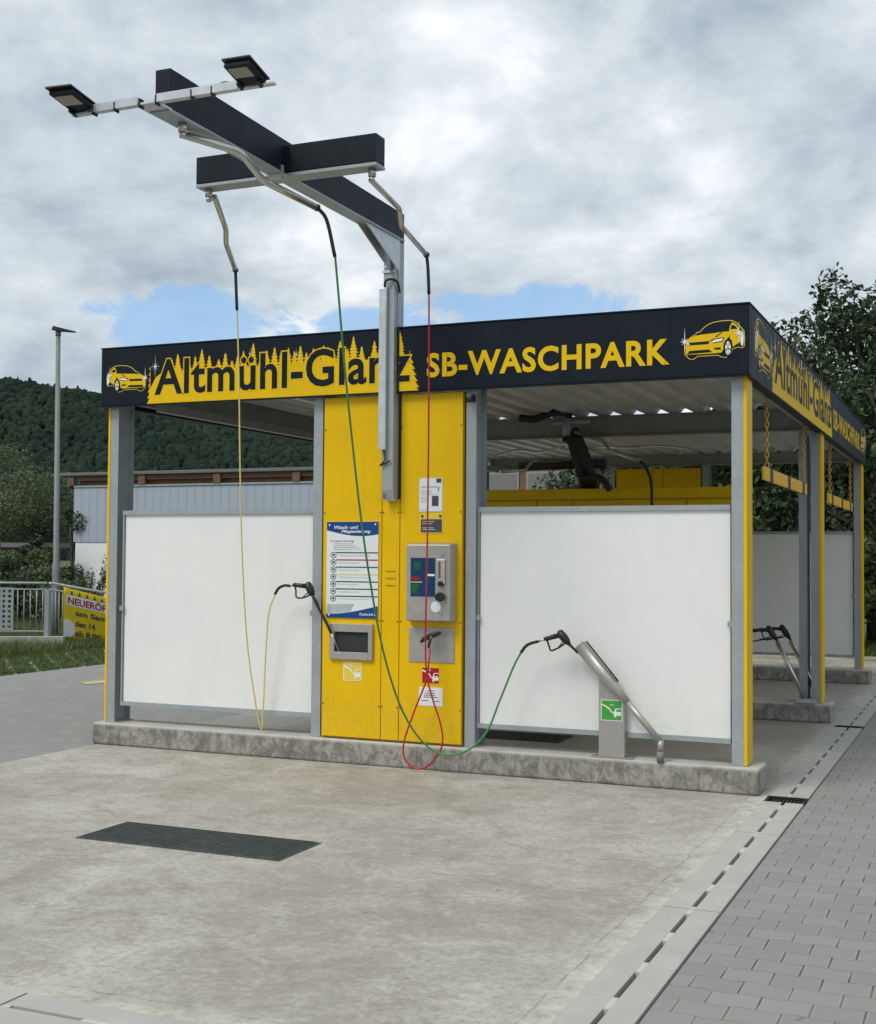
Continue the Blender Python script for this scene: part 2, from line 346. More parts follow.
class MB:
    def __init__(s): s.v = []; s.f = []; s.mi = []; s.sm = []; s.marks = []
    def add(s, vs_, fs, smooth=False, mi=0):
        o = len(s.v); s.marks.append((o, len(s.f))); s.v += [tuple(p) for p in vs_]; s.f += [tuple(i+o for i in f) for f in fs]
        s.sm += [smooth]*len(fs); s.mi += [mi]*len(fs); return s
    def hexa(s, b4, t4, mi=0):
        return s.add(list(b4)+list(t4), [(3, 2, 1, 0), (4, 5, 6, 7), (0, 1, 5, 4), (1, 2, 6, 5), (2, 3, 7, 6), (3, 0, 4, 7)], mi=mi)
    def box(s, x0, x1, y0, y1, z0, z1, mi=0):
        return s.hexa([(x0, y0, z0), (x1, y0, z0), (x1, y1, z0), (x0, y1, z0)], [(x0, y0, z1), (x1, y0, z1), (x1, y1, z1), (x0, y1, z1)], mi)
    def obox(s, c, ax, ay, az_, hx, hy, hz):
        c, ax, ay, az_ = Vector(c), Vector(ax).normalized(), Vector(ay).normalized(), Vector(az_).normalized()
        P_ = lambda a, b, d: c+ax*a*hx+ay*b*hy+az_*d*hz
        return s.hexa([P_(-1, -1, -1), P_(1, -1, -1), P_(1, 1, -1), P_(-1, 1, -1)], [P_(-1, -1, 1), P_(1, -1, 1), P_(1, 1, 1), P_(-1, 1, 1)])
    def poly(s, pts, mp, d0, d1, mi=0):
        """polygon (s,t) list mapped by mp(s,t,d), extruded d0..d1"""
        n = len(pts); a = [mp(p[0], p[1], d0) for p in pts]; b = [mp(p[0], p[1], d1) for p in pts]
        fs = [tuple(range(n)), tuple(range(2*n-1, n-1, -1))]
        fs += [(i, i+n, (i+1) % n+n, (i+1) % n) for i in range(n)]
        return s.add(a+b, fs, mi=mi)
    def tube(s, pts, r, n=10, cap=True, smooth=True):
        pts = [Vector(p) for p in pts]; N = len(pts)
        rr = r if isinstance(r, (list, tuple)) else [r]*N
        vs_ = []; prev = None
        for i, p in enumerate(pts):
            t = (pts[min(i+1, N-1)]-pts[max(i-1, 0)]).normalized()
            if prev is None:
                u = t.cross(Vector((0, 0, 1)));
                if u.length < .1: u = t.cross(Vector((1, 0, 0)))
                u.normalize()
            else:
                u = prev-t*prev.dot(t)
                u.normalize()
            prev = u; v = t.cross(u)
            for k_ in range(n):
                a = 2*math.pi*k_/n; vs_.append(p+(u*math.cos(a)+v*math.sin(a))*rr[i])
        fs = []
        for i in range(N-1):
            for k_ in range(n):
                a = i*n+k_; b = i*n+(k_+1) % n; fs.append((a, b, b+n, a+n))
        s.add(vs_, fs, smooth)
        if cap:
            o = len(s.v)-len(vs_)
            s.f += [tuple(o+k_ for k_ in range(n-1, -1, -1)), tuple(o+(N-1)*n+k_ for k_ in range(n))]; s.sm += [False]*2; s.mi += [0]*2
        return s
    def ell(s, c, rx, ry, rz, nu=16, nv=10, rot=None):
        c = Vector(c); vs_ = []
        for i in range(nv+1):
            th = math.pi*i/nv
            for j in range(nu):
                ph = 2*math.pi*j/nu
                p = Vector((rx*math.sin(th)*math.cos(ph), ry*math.sin(th)*math.sin(ph), rz*math.cos(th)))
                if rot: p = rot @ p
                vs_.append(c+p)
        fs = [(i*nu+j, (i+1)*nu+j, (i+1)*nu+(j+1) % nu, i*nu+(j+1) % nu) for i in range(nv) for j in range(nu)]
        return s.add(vs_, fs, True)
    def each(s, name, m_, parent=None, bevel=0):
        """every added piece becomes an object of its own"""
        out = []
        for i, (v0, f0) in enumerate(s.marks):
            v1, f1 = s.marks[i+1] if i+1 < len(s.marks) else (len(s.v), len(s.f))
            q = MB(); q.v = s.v[v0:v1]; q.f = [tuple(k_-v0 for k_ in f) for f in s.f[f0:f1]]; q.sm = s.sm[f0:f1]; q.mi = s.mi[f0:f1]
            out.append(q.build(name, m_, parent, bevel))
        return out
    def build(s, name, m_, parent=None, bevel=0, seg=2):
        o0 = origin(parent)
        me = bpy.data.meshes.new(name); me.from_pydata([(p[0]-o0.x, p[1]-o0.y, p[2]-o0.z) for p in s.v], [], s.f)
        ms = m_ if isinstance(m_, (list, tuple)) else [m_]
        for q in ms: me.materials.append(MATS[q])
        me.polygons.foreach_set('use_smooth', s.sm); me.polygons.foreach_set('material_index', s.mi); me.update()
        o = bpy.data.objects.new(name, me); link(o); o.parent = parent
        if bevel:
            b = o.modifiers.new('bevel', 'BEVEL'); b.width = bevel; b.segments = seg; b.limit_method = 'ANGLE'; b.angle_limit = R(40)
        return o

def spline(pts, n=10):
    P_ = [Vector(p) for p in pts]; P_ = [P_[0]*2-P_[1]]+P_+[P_[-1]*2-P_[-2]]; out = []
    for i in range(1, len(P_)-2):
        p0, p1, p2, p3 = P_[i-1:i+3]
        for j in range(n):
            t = j/n
            out.append(.5*((2*p1)+(p2-p0)*t+(2*p0-5*p1+4*p2-p3)*t*t+(3*p1-p0-3*p2+p3)*t**3))
    out.append(P_[-2]); return out

def front(y0):          # artwork plane facing -y
    return lambda s_, t_, d: (s_, y0-d, t_)
def right(x0):          # artwork plane facing +x
    return lambda s_, t_, d: (x0+d, s_, t_)

def text_mesh(body, off=0.0, shear=0.0, space=1.0):
    cu = bpy.data.curves.new('t', 'FONT'); cu.body = body; cu.size = 1; cu.offset = off; cu.shear = shear; cu.space_character = space; cu.resolution_u = 4
    ob = bpy.data.objects.new('t', cu); link(ob)
    bpy.context.view_layer.update()
    dg = bpy.context.evaluated_depsgraph_get()
    me = bpy.data.meshes.new_from_object(ob.evaluated_get(dg))
    vs_ = [tuple(v.co) for v in me.vertices]; fs = [tuple(p.vertices) for p in me.polygons]
    bpy.data.objects.remove(ob); bpy.data.curves.remove(cu); bpy.data.meshes.remove(me)
    return vs_, fs
def put_text(mb, body, box, mp, d, off=0.0, ref=None, mi=0, shear=0.0, space=1.0):
    """lay text into box (s0,s1,t0,t1); ref: bbox of the same word in plain weight"""
    vs_, fs = text_mesh(body, off, shear, space)
    if not vs_: return
    rv = ref if ref else (min(v[0] for v in vs_), max(v[0] for v in vs_), min(v[1] for v in vs_), max(v[1] for v in vs_))
    s0, s1, t0, t1 = box
    sx = (s1-s0)/(rv[1]-rv[0]); sy = (t1-t0)/(rv[3]-rv[2])
    mb.add([mp(s0+(v[0]-rv[0])*sx, t0+(v[1]-rv[2])*sy, d) for v in vs_], fs, mi=mi)
    return rv
def text_bbox(body, off, space=1.0):
    vs_, _ = text_mesh(body, off, 0.0, space)
    return (min(v[0] for v in vs_), max(v[0] for v in vs_), min(v[1] for v in vs_), max(v[1] for v in vs_))
def dup(o, loc, rz=0.0, label=None, group=None):
    c = copy_tree(o); c.location = loc; c.rotation_euler.z = rz
    if label: c['label'] = label
    if group: c['group'] = group
    return c

# ================================================================== SETTING
Z = 0.0
m = MB(); S = 3000
# one big ground sheet, below the paved sheets
m.add([(-S, -S, -.2), (S, -S, -.2), (S, S, -.2), (-S, S, -.2)], [(0, 1, 2, 3)])
tag(m.build('ground', 'grass'), None, None, kind='structure')
m = MB(); m.box(-6.02, .118, -5.606, 9.9, -.15, Z)
m.v = m.v; tag(m.build('concrete_floor', 'slab'), None, None, kind='structure')
m = MB()
m.box(.419, 14, -14, 40, -.15, Z-.004)
m.box(-11.55, -6.035, -14, 30, -.15, Z-.004)
m.box(-6.035, .425, -14, -5.945, -.15, Z-.004)
tag(m.build('paving', 'paver'), None, None, kind='structure')
m = MB(); m.box(-6.035, .425, 9.9, 15.2, -.15, Z-.01)
tag(m.build('gravel_strip', 'gravel'), None, None, kind='structure')
m = MB(); m.box(-14.6, -11.56, -14, 30, -.18, -.02)
tag(m.build('grass_verge', 'grass'), None, None, kind='structure')
m = MB()
for k_ in range(60):
    y0 = -12+k_*.52
    m.add([(-11.56, y0, -.012), (-11.56, y0+.075, -.012), (-14.5, y0+3.0, -.012), (-14.5, y0+2.92, -.012)], [(0, 1, 2, 3)])
tag(m.build('grass_paving_ribs', 'kerb_stone'), None, None, kind='structure')
m = MB(); a = (-9.918, 4.615, 0.000); b_ = (-9.830, 5.068, 0.000); c_ = (-9.560, 4.721, 0.000); d_ = (-9.668, 4.431, 0.000)
m.add([(p[0], p[1], .003) for p in (d_, c_, b_, a)], [(0, 1, 2, 3)])
tag(m.build('painted_line', 'faded_paint'), None, None, kind='structure')

# drainage channels -------------------------------------------------
def channel(name, label, along, a0, a1, first, c0, cs, c1, skip, zt=.004):
    """along: 'y' or 'x'; slabs 1.95 m long with slots every .5 m; c0..c1 across, slot centre cs"""
    t = thing(name, label, 'drain', (c0, a0, 0) if along == 'y' else (a0, c0, 0))
    B = (lambda m_, u0, u1, w0, w1, z0, z1: m_.box(w0, w1, u0, u1, z0, z1)) if along == 'y' else (lambda m_, u0, u1, w0, w1, z0, z1: m_.box(u0, u1, w0, w1, z0, z1))
    e = first
    while e > a0+.01: e -= 1.955
    while e < a1:
        s0, s1 = max(e+.007, a0), min(e+1.948, a1)
        segs = [(s0, s1)]
        for (p0, p1) in skip:
            ns = []
            for (q0, q1) in segs:
                if p1 <= q0 or p0 >= q1: ns.append((q0, q1))
                else:
                    if p0 > q0+.02: ns.append((q0, p0))
                    if p1 < q1-.02: ns.append((p1, q1))
            segs = ns
        for (q0, q1) in segs:
            m_ = MB(); hw = .013; brs = []
            B(m_, q0, q1, c0, cs-hw, -.05, zt); B(m_, q0, q1, cs+hw, c1, -.05, zt)
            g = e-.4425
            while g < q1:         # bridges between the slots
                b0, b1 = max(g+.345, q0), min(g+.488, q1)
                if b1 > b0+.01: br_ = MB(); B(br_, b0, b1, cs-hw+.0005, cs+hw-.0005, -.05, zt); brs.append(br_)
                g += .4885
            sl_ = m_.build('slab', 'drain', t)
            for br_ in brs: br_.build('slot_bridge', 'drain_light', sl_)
        e += 1.955
    m_ = MB(); B(m_, a0, a1, c0, c1, -.15, -.10)
    m_.build('channel_bed', 'dark_hole', t)
    return t
ch1 = channel('drainage_channel', 'pale concrete slot drain running along the right edge of the slab', 'y', -7.5, 14.0, -3.265, .122, .268, .408, [(-.17, .09), (4.39, 4.58)])
ch2 = channel('drainage_channel', 'pale concrete slot drain across the front edge of the slab at lower left', 'x', -9.0, .115, -1.9, -5.935, -5.765, -5.612, [])
for i, (y0, y1) in enumerate(((-.17, .09), (4.39, 4.58))):
    t = thing('drain_grate', ['black cast drain grate beside the near right curb corner', 'black cast drain grate beside the far curb corner of the second bay'][i], 'drain grate', (.265, (y0+y1)/2, -.02), group='black grates in the slot drain')
    m = MB(); m.box(.124, .406, y0+.003, y0+.018, -.06, 0); m.box(.124, .406, y1-.018, y1-.003, -.06, 0); m.box(.124, .139, y0+.018, y1-.018, -.06, 0); m.box(.391, .406, y0+.018, y1-.018, -.06, 0)
    m.build('rim', 'black', t)
    m = MB()
    for j in range(9): m.box(.15+j*.027, .16+j*.027, y0+.018, y1-.018, -.045, -.022)
    m.build('bars', 'grating', t)

# steel grating mats in the floor -----------------------------------
def grate(x0, x1, y0, y1, label, nx, ny):
    t = thing('floor_grating', label, 'floor grating', ((x0+x1)/2, (y0+y1)/2, 0), group='dark gratings set in the wash floor')
    m = MB(); m.box(x0, x1, y0, y1, .001, .004); m.build('pit_cover', 'dark_hole', t)
    m = MB()
    for i in range(nx+1): x = x0+(x1-x0)*i/nx; m.box(x-.003, x+.003, y0, y1, .0045, .012)
    for j in range(ny+1): y = y0+(y1-y0)*j/ny; m.box(x0, x1, y-.0025, y+.0025, .005, .0135)
    m.build('grid', 'grating', t)
    m = MB(); m.box(x0-.02, x0-.004, y0-.02, y1+.02, .001, .007); m.box(x1+.004, x1+.02, y0-.02, y1+.02, .001, .007); m.box(x0-.004, x1+.004, y0-.02, y0-.004, .001, .007); m.box(x0-.004, x1+.004, y1+.004, y1+.02, .001, .007)
    m.build('frame', 'grating', t)
grate(-3.56, -2.15, -3.235, -2.765, 'dark steel grating in the open concrete slab in front of the wash bays', 42, 15)
grate(-3.56, -2.15, 2.0, 2.47, 'dark steel grating on the bay floor seen under the white panel', 30, 10)

# ================================================================== WASH BUILDING
HB, HT, W = 3.157, 3.694, 6.008
ROWS = [0.082, 4.751, 9.53]
curb_lab = ['weathered concrete curb carrying the front posts and the yellow cabinet', 'concrete curb between the first and second wash bays', 'rearmost concrete curb at the back of the second wash bay']
for y, lab in zip(ROWS, curb_lab):
    m = MB(); y0 = y-.065
    m.box(-W-.055, .064, y0, y0+.36, 0, .203)
    tag(m.build('concrete_curb', 'curb', bevel=.022, seg=3), lab, 'curb', group='concrete curbs under the post rows')

bld = thing('wash_canopy', 'open car wash canopy with dark lettered fascia, grey posts and white panels', 'car wash', (-3, 0, 0))
def hpost(mb, x, y, z0, z1, wx=.09, dy=.24, web=.008, fl=.009):
    mb.box(x, x+wx, y, y+fl, z0, z1); mb.box(x, x+wx, y+dy-fl, y+dy, z0, z1)
    mb.box(x+wx/2-web/2, x+wx/2+web/2, y+fl, y+dy-fl, z0, z1)
def flashing(x_out, sgn, y):          # yellow U trim on the outer side of a corner post
    m_ = MB(); a0, a1 = sorted((x_out, x_out-sgn*.024)); c0, c1 = sorted((x_out, x_out-sgn*.003))
    m_.box(a0, a1, y-.003, y-.0005, .21, HB-.002); m_.box(a0, a1, y+.242, y+.245, .21, HB-.002)
    m_.box(c0, c1, y-.0005, y+.242, .21, HB-.002)
    for z in (.32, 1.0, 1.7, 2.4, 2.95): m_.box(x_out-.001 if sgn > 0 else x_out-.004, x_out+.004 if sgn > 0 else x_out+.001, y+.02, y+.032, z, z+.012)
    return m_
for ri, y in enumerate(ROWS):
    for xo, sg in ((-.035, 1), (-5.975, -1)):
        m = MB(); x0 = xo-.024-.001-.09 if sg > 0 else xo+.025
        hpost(m, x0, y, .206, 3.19)
        m.box(x0-.02, x0+.11, y-.0-.01+.012, y+.255, .2035, .2125)
        po = m.build('post', 'galv', bld)
        flashing(xo, sg, y).build('post_trim', 'yellow', po)
    if ri == 1:
        m = MB(); hpost(m, -.285, y+.05, .206, 3.19); m.build('post', 'galv', bld)
    xs = (-3.772, -2.333)
    for x0 in xs:
        if ri == 1: continue
        m = MB(); hpost(m, x0, y, .206, 3.19); m.build('post', 'galv', bld)
# side beams and cross beams (I sections)
def ibeam_y(mb, x, y0, y1, z0, z1, w_=.1):
    mb.box(x-w_/2, x+w_/2, y0, y1, z0, z0+.012); mb.box(x-w_/2, x+w_/2, y0, y1, z1-.012, z1); mb.box(x-.005, x+.005, y0, y1, z0+.012, z1-.012)
def ibeam_x(mb, y, x0, x1, z0, z1, w_=.1):
    mb.box(x0, x1, y-w_/2, y+w_/2, z0, z0+.012); mb.box(x0, x1, y-w_/2, y+w_/2, z1-.012, z1); mb.box(x0, x1, y-.005, y+.005, z0+.012, z1-.012)
for x in (-5.87, -.14):
    m = MB(); ibeam_y(m, x, .13, 9.74, 3.20, 3.44); m.build('roof_beam', 'roof_beam', bld)
for y in (4.82, 9.66):
    m = MB(); zz = 3.44 if y < 5 else 3.36
    ibeam_x(m, y, -5.8, -.2, 3.19 if y in (4.82, 9.66) else zz-.12, zz, .1 if y in (4.82, 9.66) else .07)
    m.build('roof_beam', 'roof_beam', bld)
def deck(y0, y1, z):
    m_ = MB(); p = .28; xs_ = []; x = -5.93
    prof = []
    while x < -.06:
        prof += [(x, z), (x+.12, z), (x+.16, z+.05), (x+.24, z+.05), (min(x+.28, -.06), z)]; x += p
    th = .003
    n = len(prof)
    vs_ = [(a, y0, b) for a, b in prof]+[(a, y1, b) for a, b in prof]+[(a, y0, b+th) for a, b in prof]+[(a, y1, b+th) for a, b in prof]
    fs = []
    for i in range(n-1):
        if abs(prof[i][0]-prof[i+1][0]) < 1e-6: continue
        fs += [(i, i+1, n+i+1, n+i), (2*n+i, 3*n+i, 3*n+i+1, 2*n+i+1)]
    m_.add(vs_, fs); return m_
deck(.14, 4.86, 3.442).build('roof_sheet', 'roof_sheet', bld)
deck(5.05, 9.72, 3.362).build('roof_sheet', 'roof_sheet', bld)
# gutter under the left edge
m = MB(); m.box(-5.6, -5.52, .3, 9.5, 3.12, 3.2); m.build('gutter', 'roof_beam', bld)
# cable tray and lamps under the roof
m = MB(); m.box(-4.4, -4.32, .3, 4.6, 3.25, 3.31); m.build('cable_tray', 'galv_bright', bld)

# fascia, built as L-shaped coping: front, right, left
m = MB(); m.box(-W, 0, 0, .1, HB, HT); ff = m.build('fascia', 'navy', bld, bevel=.006)
m = MB(); m.box(-.1, 0, .103, 9.83, HB, HT); fr = m.build('fascia', 'navy', bld, bevel=.006)
m = MB(); m.box(-W, -W+.1, .103, 9.83, HB, HT); fl_ = m.build('fascia', 'navy', bld, bevel=.006)
# drip edges and panel joints
m = MB(); m.box(-W+.01, -.01, -.006, .02, HB-.012, HB-.001); m.build('drip_edge', 'navy', ff)
m = MB(); m.box(-.02, .006, .01, 9.8, HB-.012, HB-.001); m.build('drip_edge', 'navy', fr)
m = MB(); m.box(-W-.004, .006, -.006, .104, HT+.001, HT+.012); m.build('coping', 'navy', ff)
m = MB(); m.box(-.104, .006, .106, 9.83, HT+.001, HT+.012); m.build('coping', 'navy', fr)
m = MB()
for x in (-2.475, -.64): m.box(x-.0015, x+.0015, -.003, -.0008, HB+.004, HT-.004)
m.each('panel_joint', 'black', ff)

def car_art(mp, s0, s1, t0, t1, flip, parent, stretch=1.0):
    """small side-on badge of a car, drawn as stacked cut vinyl layers"""
    def M_(pts):
        o = []
        for (a, b) in pts:
            u = (a-130)/600.0; v = 1-(b-105)/385.0
            if flip: u = 1-u
            o.append((s0+u*(s1-s0), t0+v*(t1-t0)))
        return o
    def grow(pts, e):
        cx = sum(p[0] for p in pts)/len(pts); cy = sum(p[1] for p in pts)/len(pts)
        out = []; n = len(pts)
        for i in range(n):
            a = Vector(pts[i-1]); b = Vector(pts[i]); c = Vector(pts[(i+1) % n])
            t = (c-a); nrm = Vector((t.y, -t.x)).normalized()
            if nrm.dot(b-Vector((cx, cy))) < 0: nrm = -nrm
            out.append(tuple(b+nrm*e))
        return out
    outl = [(150, 440), (138, 370), (140, 320), (160, 290), (200, 255), (250, 228), (255, 210), (290, 205), (330, 165), (370, 135), (430, 115), (520, 106), (600, 110), (650, 135), (690, 185), (720, 220), (728, 300), (722, 380), (700, 395), (660, 385), (610, 400), (595, 445), (550, 482), (500, 475), (470, 455), (270, 455), (235, 482), (190, 480)]
    L = []
    ell = lambda cx, cy, rx, ry, n=18: [(cx+rx*math.cos(2*math.pi*i/n), cy+ry*math.sin(2*math.pi*i/n)) for i in range(n)]
    L.append(('yellow_light', .002, [outl]))
    L.append(('navy', .0035, [grow(outl, -8)]))
    L.append(('yellow_art', .005, [
        [(160, 300), (185, 272), (250, 245), (300, 238), (430, 230), (520, 222), (575, 222), (600, 240), (560, 290), (530, 330), (520, 400), (500, 428), (400, 432), (160, 430), (150, 360)],
        [(575, 215), (585, 170), (602, 132), (640, 150), (672, 200), (682, 250), (684, 330), (650, 350), (612, 378), (604, 320), (580, 285), (590, 250)]]))
    L.append(('navy', .0065, [
        [(176, 312), (390, 306), (375, 336), (192, 338)], [(190, 394), (380, 390), (415, 418), (170, 424)], [(425, 378), (488, 374), (500, 398), (440, 394)],
        [(590, 200), (600, 160), (630, 165), (655, 200)], ell(562, 385, 42, 88), [(395, 300), (430, 285), (528, 278), (516, 318), (425, 332)],
        [(440, 268), (500, 226), (512, 226), (455, 270)]]))
    L.append(('white_paint', .008, [ell(566, 388, 27, 68), ell(700, 300, 16, 75), [(402, 316), (435, 295), (520, 286), (508, 312), (425, 324)], [(162, 298), (198, 330), (172, 328)]]))
    L.append(('navy', .0095, [ell(566, 388, 6, 16)]+[[(566+math.cos(q)*8, 388+math.sin(q)*22), (566+math.cos(q-.22)*25, 388+math.sin(q-.22)*62), (566+math.cos(q+.22)*25, 388+math.sin(q+.22)*62)] for q in [2*math.pi*i/5+.3 for i in range(5)]]))
    st = []
    for (cx, cy, r) in ((145, 300, 150), (672, 245, 120)):
        st.append([(cx-5, cy), (cx, cy-r), (cx+5, cy), (cx, cy+r)])
        for q in (0, .8, -.8):
            c_, s_ = math.cos(q), math.sin(q); l = 48
            st.append([(cx-l*c_, cy-l*s_), (cx+6*s_, cy-6*c_), (cx+l*c_, cy+l*s_), (cx-6*s_, cy+6*c_)])
    L.append(('white_paint', .011, st))
    mats = []; mb = MB()
    for (mn, d, polys) in L:
        if mn not in mats: mats.append(mn)
        for pi_, p in enumerate(polys): mb.poly(M_(p), mp, d+pi_*.00002, d-.0012, mi=mats.index(mn))
    return mb.build('car_emblem', mats, parent)

def banner_art(mp, X, sx, parent):
    """X(s) maps artwork metres (0..6) to position; sx horizontal stretch"""
    # spruce skyline
    rng = random.Random(5)
    trees = [(.74, .07), (.98, .09), (1.12, .18), (1.30, .08), (1.44, .06), (1.66, .20), (1.80, .13), (1.95, .12), (2.08, .11), (2.2, .09), (2.42, .12), (2.53, .17), (2.66, .20), (2.86, .15), (2.97, .12), (3.10, .21), (.86, .15), (1.56, .14), (2.32, .07), (.80, .10), (1.05, .12), (1.20, .12), (1.37, .13), (1.50, .10), (1.74, .08), (1.88, .15), (2.02, .14), (2.14, .15), (2.27, .12), (2.37, .14), (2.47, .08), (2.60, .10), (2.74, .11), (2.91, .09), (3.03, .15)]
    mb = MB()
    mb.poly([(X(.56), HB+.003), (X(3.19), HB+.003), (X(3.19), 3.40), (X(3.12), 3.445), (X(2.2), 3.445), (X(1.3), 3.45), (X(.70), 3.45), (X(.62), 3.40), (X(.56), 3.30)], mp, .0022, .0006)
    for ti, (c, a) in enumerate(trees):
        zb, zt_ = 3.43, min(3.45+a*1.02, 3.674); nT = max(3, int((zt_-zb)/.026)); wd = .026+a*.17; L_ = []; R_ = []
        for k_ in range(nT):
            f0 = k_/nT; z0 = zb+(zt_-zb)*f0; w0 = wd*(1-f0)**.85*rng.uniform(.85, 1.15); w1 = w0*.45
            L_ += [(c-w0, z0), (c-w1, z0+(zt_-zb)/nT*.8)]; R_ += [(c+w0*rng.uniform(.85, 1.1), z0-.003), (c+w1, z0+(zt_-zb)/nT*.75)]
        pts = [(X(a_), b_) for a_, b_ in R_+[(c, zt_)]+L_[::-1]]
        mb.poly(pts, mp, .00225+ti*.00003, .0006)
    # slanted ragged ends
    for k_ in range(13):
        z0 = HB+.003+k_*.026; ex = .0+(.085-.0065*k_) + (.012 if k_ % 2 else 0)
        mb.poly([(X(3.19), z0), (X(3.19+ex), z0), (X(3.19+max(ex-.02, .002)), z0+.026), (X(3.19), z0+.026)], mp, .0022, .0006)
        lx = .022+(.0 if k_ % 2 else .014)-.002*k_
        mb.poly([(X(.56-max(lx, .003)), z0), (X(.56), z0), (X(.56), z0+.026), (X(.56-max(lx, .003)*.5), z0+.026)], mp, .0022, .0006)
    mb.build('forest_graphic', 'yellow_art', parent)
    # lettering: yellow outline below, dark letters above
    word = 'Altmühl-Glanz'; ref = text_bbox(word, .020, 1.05)
    bx = (X(.61), X(3.20), 3.235, 3.565)
    mb = MB(); put_text(mb, word, bx, mp, .0034, .044, ref, space=1.05); mb.build('letter_outline', 'yellow_art', parent)
    mb = MB(); put_text(mb, word, bx, mp, .0046, .020, ref, space=1.05); mb.build('lettering', 'navy', parent)
    mb = MB(); put_text(mb, 'SB-WASCHPARK', (X(3.35), X(5.40), 3.262, 3.467), mp, .0030, .030, space=1.09); mb.build('lettering', 'yellow_art', parent)
    for (c, z, r) in ((.615, 3.50, .11), (1.63, 3.56, .05), (2.10, 3.53, .06)):
        pts = []
        for q in range(16):
            a_ = 2*math.pi*q/16; l = {0: .6, 4: 1.0, 8: .6, 12: 1.0}.get(q, .42 if q % 4 == 2 else .07)*r
            pts.append((X(c+l*math.cos(a_)*.8), z+l*math.sin(a_)))
        mb = MB(); mb.poly(pts, mp, .0062, .005); mb.build('sparkle', 'white_paint', parent)
banner_art(front(0), lambda s_: -W+s_, 1, ff)
car_art(front(0), -5.945, -5.49, 3.275, 3.535, True, ff)
car_art(front(0), -.50, -.03, 3.285, 3.58, False, ff)
YX = lambda s_: .24+s_*1.592
banner_art(lambda s_, t_, d: (d, s_, min(HB+(t_-HB)*(1.14 if t_ > HB+.01 else 1), 3.685)), YX, 1.59, fr)
car_art(right(0), .2, 1.0, 3.23, 3.655, True, fr)
car_art(right(0), 8.95, 9.65, 3.25, 3.64, False, fr)

# white splash panels
def splash(x0, x1, y, z0=.38, z1=2.17):
    m_ = MB(); m_.box(x0+.012, x1-.004, y+.03, y+.045, z0+.02, z1-.03); pn = m_.build('splash_panel', 'white_board', bld)
    m_ = MB(); m_.box(x0-.01, x1+.0, y+.01, y+.065, z1-.03, z1+.01); m_.box(x0-.01, x1, y+.01, y+.065, z0-.018, z0+.02)
    m_.box(x0-.008, x0+.006, y+.012, y+.06, z0+.02, z1-.03); m_.build('frame', 'galv', pn)
    m_ = MB()
    for z in (1.27,): m_.box(x0-.022, x0+.016, y-.004, y+.009, z-.025, z+.02); m_.box(x1-.02, x1+.014, y-.004, y+.009, z-.025, z+.02)
    m_.each('clamp', 'galv', pn)
for ri in (0, 2):
    y = ROWS[ri]
    splash(-5.81, -3.782, y+.02); splash(-2.23, -.165, y+.02)

# ================================================================== TECH CABINETS
def door(mb, x0, x1, y, z0, z1): mb.box(x0, x1, y-.012, y+.01, z0, z1)
def cabinet(y, label):
    t = thing('service_cabinet', label, 'cabinet', (-3.0, y, .205), group='yellow service cabinets of the wash')
    m_ = MB(); m_.box(-3.668, -2.345, y+.012, y+.27, .208, 3.145); m_.build('housing', 'yellow_seam', t)
    for (a, b) in ((-3.650, -3.092), (-3.086, -2.924), (-2.918, -2.352)):
        m_ = MB(); m_.box(a, b, y-.01, y+.011, .222, 3.14); d = m_.build('door_panel', 'yellow', t, bevel=.004)
        m_ = MB()
        for z in (.5, 1.22, 2.14, 2.86):
            for xx in (a+.012, b-.012): m_.tube([(xx, y-.014, z), (xx, y-.008, z)], .0065, 8)
        m_.each('screw', 'ink', d)
    return t
cab = cabinet(.062, 'full height yellow cabinet in the front row, carrying payment terminal and price board')
# ribs of vent slots on the middle strip
m = MB()
for z in (1.52, 1.58, 1.64): m.box(-3.05, -2.96, .047, .0515, z, z+.006)
m.each('vent', 'yellow_seam', cab)
cabinet(9.52, 'yellow cabinet in the rearmost row, seen through the right bay')
# low technical container in the middle row
t = thing('technical_container', 'long low yellow technical container between the two wash bays', 'container', (-2.7, 4.9, .2))
m = MB(); m.box(-4.7, -.98, 4.70, 5.35, .21, 2.58); m.build('housing', 'yellow', t, bevel=.01)
m = MB(); m.box(-4.69, -.99, 4.69, 4.698, 2.44, 2.455)
for x in (-3.3, -2.85, -1.5): m.box(x-.005, x+.005, 4.69, 4.698, .25, 2.435)
m.build('seam', 'yellow_seam', t)

# ------------------------------------------------------------------ price board
Y0 = .052
t = thing('price_board', 'white and blue price board with seven coloured lines on the yellow cabinet', 'sign', (-3.365, Y0, 1.65))
m = MB(); m.box(-3.612, -3.117, Y0-.010, Y0-.001, 1.238, 2.062); bd = m.build('board', 'paper', t)
mp = front(Y0-.010)
def arc(s0, s1, t0, h, n=16, up=False):
    return [(s0+(s1-s0)*i/n, t0+(h if up else -h)*math.sin(math.pi*(i/n)**(1.0))*1.0) for i in range(n+1)]
m = MB(); top_pts = [(-3.117, 2.062), (-3.612, 2.062)]+[(-3.612+.495*i/16, 1.99-.05*math.sin(math.pi*min(1, (i/16)*.75))) for i in range(17)]
m.poly(top_pts, mp, .0012, .0002)
bot = [(-3.612, 1.238), (-3.117, 1.238)]+[(-3.117-.495*i/16, 1.345-.075*math.sin(math.pi/2*i/16)) for i in range(17)]
m.poly(bot, mp, .0012, .0002); m.each('blue_field', 'blue_print', t)
m = MB(); put_text(m, 'Wasch- und', (-3.54, -3.31, 2.000, 2.030), mp, .0025, .02, shear=.25); put_text(m, 'Pflegeanleitung', (-3.47, -3.19, 1.960, 1.993), mp, .0025, .02, shear=.25)
put_text(m, 'WashTec' if False else 'Waschtechnik', (-3.29, -3.16, 1.262, 1.285), mp, .0025, .01, shear=.3)
